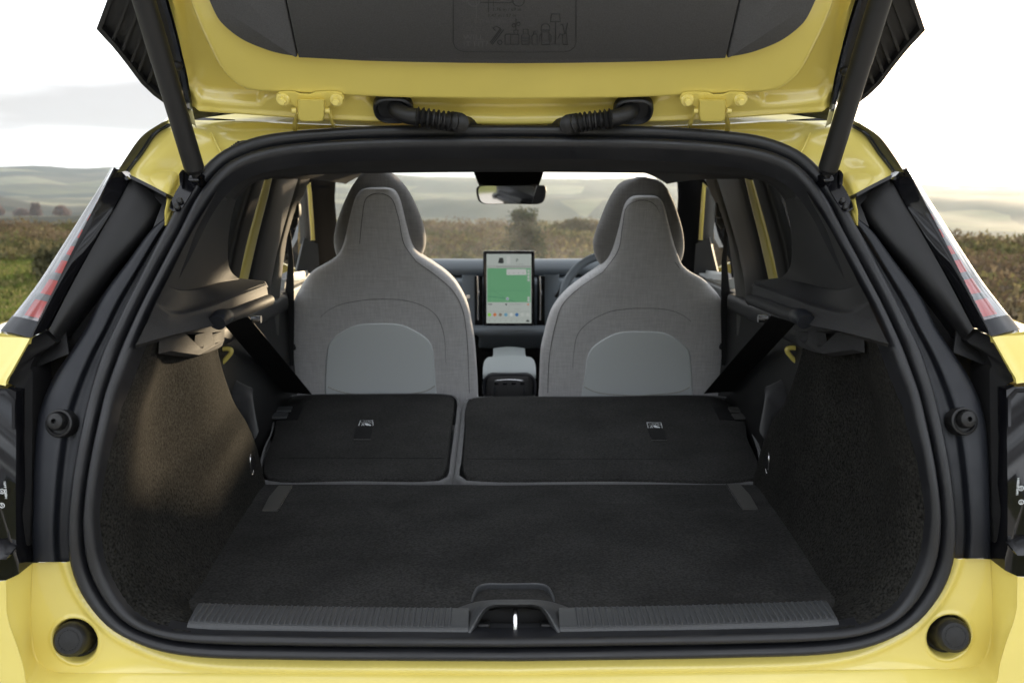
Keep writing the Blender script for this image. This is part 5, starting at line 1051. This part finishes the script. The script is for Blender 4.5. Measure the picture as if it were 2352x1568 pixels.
for k, x in enumerate((1169, 1180, 1191, 1202)): sdot(x, 627, 0.9, 's_dark', 'card_icon', .0017, 8)

# steering wheel
wc = at(1409, 692, 2.28); wr = 0.190; nrm_ = Vector((0, -math.cos(R(24)), math.sin(R(24)))); u1 = Vector((1, 0, 0)); u2 = nrm_.cross(u1)
MB().tube([wc + u1 * (wr * math.cos(t)) * 1.02 + u2 * (wr * math.sin(t)) for t in np.linspace(0, 2 * math.pi, 49)], 0.0165, 14, 96).build('steering_wheel', 'dash', car); sw = scene.objects['steering_wheel']
mb = MB().box(wc - nrm_ * 0.01, (0.16, 0.05, 0.10), 0.02)
for s_ in (-1, 1): mb.box(wc + u1 * (s_ * 0.12), (0.13, 0.02, 0.035), 0.008)
mb.build('wheel_hub', 'black', sw); MB().tube([at(1290, 664, 2.40), at(1276, 682, 2.40)], 0.007, 8, 6).build('column_stalk', 'black', sw)
# interior mirror and its housing
mb = MB().loft([[at(x, y, 2.28) for x, y in ((1086, 388), (1110, 386), (1169, 386), (1228, 386), (1250, 388))], [at(x, y, 2.25) for x, y in ((1091, 404), (1112, 403), (1169, 403), (1226, 403), (1246, 404))], [at(x, y, 2.22) for x, y in ((1100, 425), (1115, 426), (1169, 427), (1224, 426), (1238, 425))], [at(x, y, 2.30) for x, y in ((1104, 432), (1118, 432), (1169, 432), (1220, 432), (1234, 432))]], 30, 5); msh = mb.build('mirror_housing', 'black', car)
for x in (1137, 1142, 1148, 1206, 1212, 1218): MB().box(at(x, 424, 2.21), (0.004, 0.004, 0.010), 0.001).build('housing_slot', 'matte', msh)
mo = [(1096, 434), (1099, 429), (1106, 427), (1172, 427), (1240, 426), (1249, 427), (1252.5, 433), (1250, 455), (1246, 463), (1238, 467.5), (1172, 468), (1112, 467.5), (1103, 463), (1099, 455)]
ml = resample([at(x, y, 2.16) for x, y in mo], 60, True, True); mc_ = ml.mean(0)
def mring(k, dy): return (ml - mc_) * k + mc_ + np.array([0, dy, 0])
MB().loft([mring(0.96, -0.001), mring(1.0, 0.002), mring(1.03, 0.01), mring(0.98, 0.03), mring(0.5, 0.04)], 60, 3, smooth=False, closed_u=True, cap=True).build('rear_view_mirror', 'satin', msh)
vm = [Vector(p) for p in mring(0.96, -0.0025)]
vm = [Vector((p.x, p.y + (p.x - mc_[0]) * 0.16 - (p.z - mc_[2]) * 0.05 - 0.012, p.z)) for p in vm]
MB().plate(vm, (), (0, 0.001, 0)).build('mirror_glass', 'mirror', msh, smooth=False)
# windscreen and its edges
mb = MB().loft([[Vector((x, 3.02 - 0.12 * (x / 0.7) ** 2, 1.02)) for x in np.linspace(-0.74, 0.74, 13)], [Vector((x * 0.94, 2.72 - 0.10 * (x / 0.7) ** 2, 1.30)) for x in np.linspace(-0.74, 0.74, 13)], [Vector((x * 0.86, 2.44 - 0.06 * (x / 0.7) ** 2, 1.52)) for x in np.linspace(-0.74, 0.74, 13)]], 20, 5); mb.build('windscreen', 'wind', car)
MB().loft([[Vector((x, 2.40, 1.492)) for x in np.linspace(-0.6, 0.6, 9)], [Vector((x, 2.47, 1.487)) for x in np.linspace(-0.6, 0.6, 9)], [Vector((x, 2.5, 1.54)) for x in np.linspace(-0.6, 0.6, 9)]], 12, 3).build('windscreen_header', 'roofliner', car)
for xv in (1300, 1420): pass

# side structure seen past the front seats: posts, door frames, glass (left, mirrored right)
def post(name, a, b, m, th=(-0.03, 0, 0), par=car, n=10):
    A_, B_ = [Vector(p) for p in resample([at(*q) for q in a], n)], [Vector(p) for p in resample([at(*q) for q in b], n)]
    mb = MB(); v = []; k = n; t = Vector(th); mid = [(p + q) / 2 - t * 0.15 for p, q in zip(A_, B_)]
    mb.loft([[p + t for p in A_], A_, mid, B_, [p + t for p in B_]], n, 3); return pair(name, mb, m, par, angle=60)
rg = post('rear_door_frame', [(590, 398, 1.0), (575, 440, 1.0), (540, 560, 1.0), (522, 660, 1.0)], [(612, 396, 1.08), (596, 450, 1.08), (566, 560, 1.08), (545, 660, 1.08)], 'black')
post('painted_frame', [(614, 396, 1.12), (598, 460, 1.12), (575, 545, 1.12), (547, 655, 1.12)], [(628, 396, 1.16), (613, 460, 1.16), (592, 545, 1.16), (567, 655, 1.16)], 'paint', (-0.02, 0, 0), car)
post('centre_pillar', [(628, 394, 1.20), (612, 460, 1.20), (590, 550, 1.20), (565, 660, 1.20), (560, 800, 1.20), (556, 1000, 1.2)], [(690, 394, 1.60), (676, 440, 1.58), (652, 520, 1.52), (632, 600, 1.45), (618, 690, 1.40), (614, 800, 1.38), (612, 1000, 1.38)], 'black', (-0.06, 0.02, 0))
bp_ = post('belt_pillar', [(688, 394, 1.60), (675, 440, 1.58), (651, 520, 1.52), (631, 600, 1.45), (616, 690, 1.40), (612, 800, 1.38), (612, 940, 1.38)], [(718, 394, 1.72), (700, 440, 1.70), (664, 512, 1.58), (650, 600, 1.54), (641, 690, 1.50), (640, 800, 1.5), (640, 940, 1.5)], 'greytrim', (-0.05, 0.03, 0))
mb = MB().box(at(677, 482, 1.63), (0.036, 0.05, 0.055), 0.014); mb.tube([at(668, 466, 1.63), at(676, 508, 1.63), at(668, 522, 1.63)], 0.014, 10, 10); gd = pair('belt_guide', mb, 'black', car, angle=60)
mb = MB().strip([at(660, 522, 1.62), at(662, 600, 1.62), at(650, 720, 1.62), at(646, 840, 1.62)], [at(666, 522, 1.62), at(674, 600, 1.62), at(676, 720, 1.62), at(674, 840, 1.62)], (0, 0.002, 0)); pair('front_seat_belt', mb, 'belt', car)
ap = post('front_pillar', [(712, 392, 2.2), (716, 440, 2.2), (722, 520, 2.2), (724, 600, 2.2), (716, 650, 2.2)], [(776, 392, 2.42), (769, 440, 2.42), (773, 512, 2.45), (774, 560, 2.5), (790, 650, 2.5)], 'cloth', (-0.05, 0.05, 0))
post('front_door_frame', [(696, 440, 2.08), (699, 500, 2.08), (702, 545, 2.08), (700, 560, 2.08)], [(706, 430, 2.1), (711, 500, 2.1), (714, 545, 2.1), (714, 560, 2.1)], 'greytrim', (-0.02, 0, 0))
post('front_frame_paint', [(707, 415, 2.14), (712, 480, 2.14), (716, 552, 2.14)], [(712, 412, 2.15), (718, 480, 2.15), (723, 552, 2.15)], 'paint', (-0.02, 0, 0))
mb = MB().plate([at(x, y, 2.06) for x, y in ((680, 628), (699, 546), (712, 552), (730, 560), (735, 628))], (), (-0.01, 0.02, 0)); pair('mirror_sail', mb, 'black', car)
# doors: belt rail, panel, pull handle, armrest
mb = MB().loft([[at(668, 626, 1.75), at(700, 622, 2.0), at(730, 618, 2.3)], [at(668, 632, 1.72), at(700, 630, 1.98), at(730, 626, 2.3)], [at(666, 645, 1.72), at(700, 642, 1.98), at(730, 638, 2.3)]], 12, 3); dr = pair('front_door_trim', mb, 'vinyl', car)
mb = MB().plate([at(x, y, Y) for x, y, Y in ((655, 642, 1.70), (735, 640, 2.2), (735, 800, 2.2), (640, 800, 1.66))], (), (-0.02, 0, 0)); pair('door_card', mb, 'grip', dr[0], dr[1])
mb = MB().plate([at(x, y, Y) for x, y, Y in ((652, 692, 1.69), (735, 688, 2.18), (735, 700, 2.18), (650, 708, 1.68))], (), (0.012, 0, 0)); pair('door_inlay', mb, 'matte', dr[0], dr[1])
dw = 0.705
mb = MB().box((-dw - 0.01, 1.5, 0.78), (0.04, 1.9, 0.62), 0.01); rdr = pair('rear_door_panel', mb, 'black', car)
mb = MB().box((-dw + 0.005, 1.05, 1.065), (0.05, 1.0, 0.05), 0.015); pair('door_rail', mb, 'trim', rdr[0], rdr[1])
mb = MB().tube([atx(500, 772, -dw + 0.012), atx(546, 762, -dw + 0.012)], 0.003, 6, 4, smooth=False); pair('chrome_strip', mb, 'strip', rdr[0], rdr[1])
hx = -0.66
mb = MB().tube([at(x, y, 0.88) for x, y in ((486, 803), (512, 801), (525, 801), (531, 804), (530, 810), (524, 818), (513, 830), (500, 837), (486, 840))], 0.0062, 10, 50); pair('pull_handle', mb, 'paint', rdr[0], rdr[1])
mb = MB().loft([[at(500, 872, 1.0), at(520, 858, 1.0), at(534, 864, 1.0), at(545, 890, 1.0)], [at(505, 880, .95), at(530, 888, .95), at(560, 884, .98), at(578, 890, 1.0)], [at(520, 940, .92), at(545, 930, .93), at(570, 915, .95), at(580, 905, 1.0)], [at(555, 960, .95), at(565, 955, .95), at(580, 940, .97), at(582, 925, 1.0)], [at(570, 1020, .98), at(582, 1010, .98), at(590, 1000, 1.0), at(594, 990, 1.02)]], 16, 4); pair('seat_side_bolster', mb, 'bolster', car)
mb = MB().tube([at(640, 808, 1.62), at(675, 796, 1.66)], 0.012, 8, 4, smooth=False); pair('recliner_lever', mb, 'black', car)
# side glass
mb = MB().loft([[Vector((-0.66, 0.52, 1.44)), Vector((-0.73, 0.58, 1.28)), Vector((-0.79, 0.62, 1.05))], [Vector((-0.67, 1.14, 1.47)), Vector((-0.745, 1.14, 1.28)), Vector((-0.80, 1.14, 1.05))]], 8, 2); pair('quarter_glass', mb, 'tint', car)
mb = MB().loft([[Vector((-0.69, 1.24, 1.47)), Vector((-0.76, 1.24, 1.28)), Vector((-0.81, 1.24, 1.05))], [Vector((-0.70, 2.45, 1.46)), Vector((-0.775, 2.45, 1.28)), Vector((-0.82, 2.45, 1.05))]], 8, 2); pair('door_glass', mb, 'door_glass', car)

# ------------------------------------------------------------------ outer body sides, floor pan and wheels (beyond the frame)
def side_curve(y, zt2): return [Vector((-0.86 - 0.03 * math.sin((y) / 3.5 * math.pi) + dx, y, z)) for dx, z in ((0.10, zt2), (0.03, zt2 - 0.03), (0.0, zt2 - 0.15), (-0.01, 0.7), (0.0, 0.5), (0.03, 0.33))]
mb = MB().loft([side_curve(y, 1.0 - 0.0 * y) for y in (0.42, 0.8, 1.4, 2.0, 2.6, 3.0)], 24, 3); sd = pair('body_side', mb, 'paint', car, angle=70)
mb = MB().loft([[Vector((-0.74, y, 1.04)) for y in (0.40, 1.2, 2.6)], [Vector((-0.80, y, 1.03)) for y in (0.40, 1.2, 2.6)], [Vector((-0.79, y, 0.99)) for y in (0.40, 1.2, 2.6)]], 10, 2); pair('window_ledge', mb, 'black', sd[0], sd[1])
mb = MB().loft([[Vector((x, y, z)) for x in np.linspace(-0.82, 0.82, 9)] for y, z in ((3.0, 1.0), (3.4, 0.96), (3.8, 0.84), (3.95, 0.6), (3.95, 0.3))], 17, 4); mb.build('bonnet', 'paint', car)
MB().box((0, 1.9, 0.36), (1.66, 3.6, 0.08), 0.02).build('floor_pan', 'matte', car)
for i, (x, y) in enumerate(((-0.79, 0.62), (0.79, 0.62), (-0.79, 3.27), (0.79, 3.27))):
    w_ = MB().lathe([(0.22, -0.10), (0.31, -0.11), (0.335, -0.08), (0.34, 0.0), (0.335, 0.08), (0.31, 0.11), (0.22, 0.10)], (x, y, 0.34), (1, 0, 0), 40).build('wheel', 'tyre', car)
    MB().lathe([(0.0, -0.06), (0.23, -0.085), (0.23, 0.085), (0.0, 0.06)], (x, y, 0.34), (1, 0, 0), 20).build('rim', 'satin', w_)
bpy.context.view_layer.update()
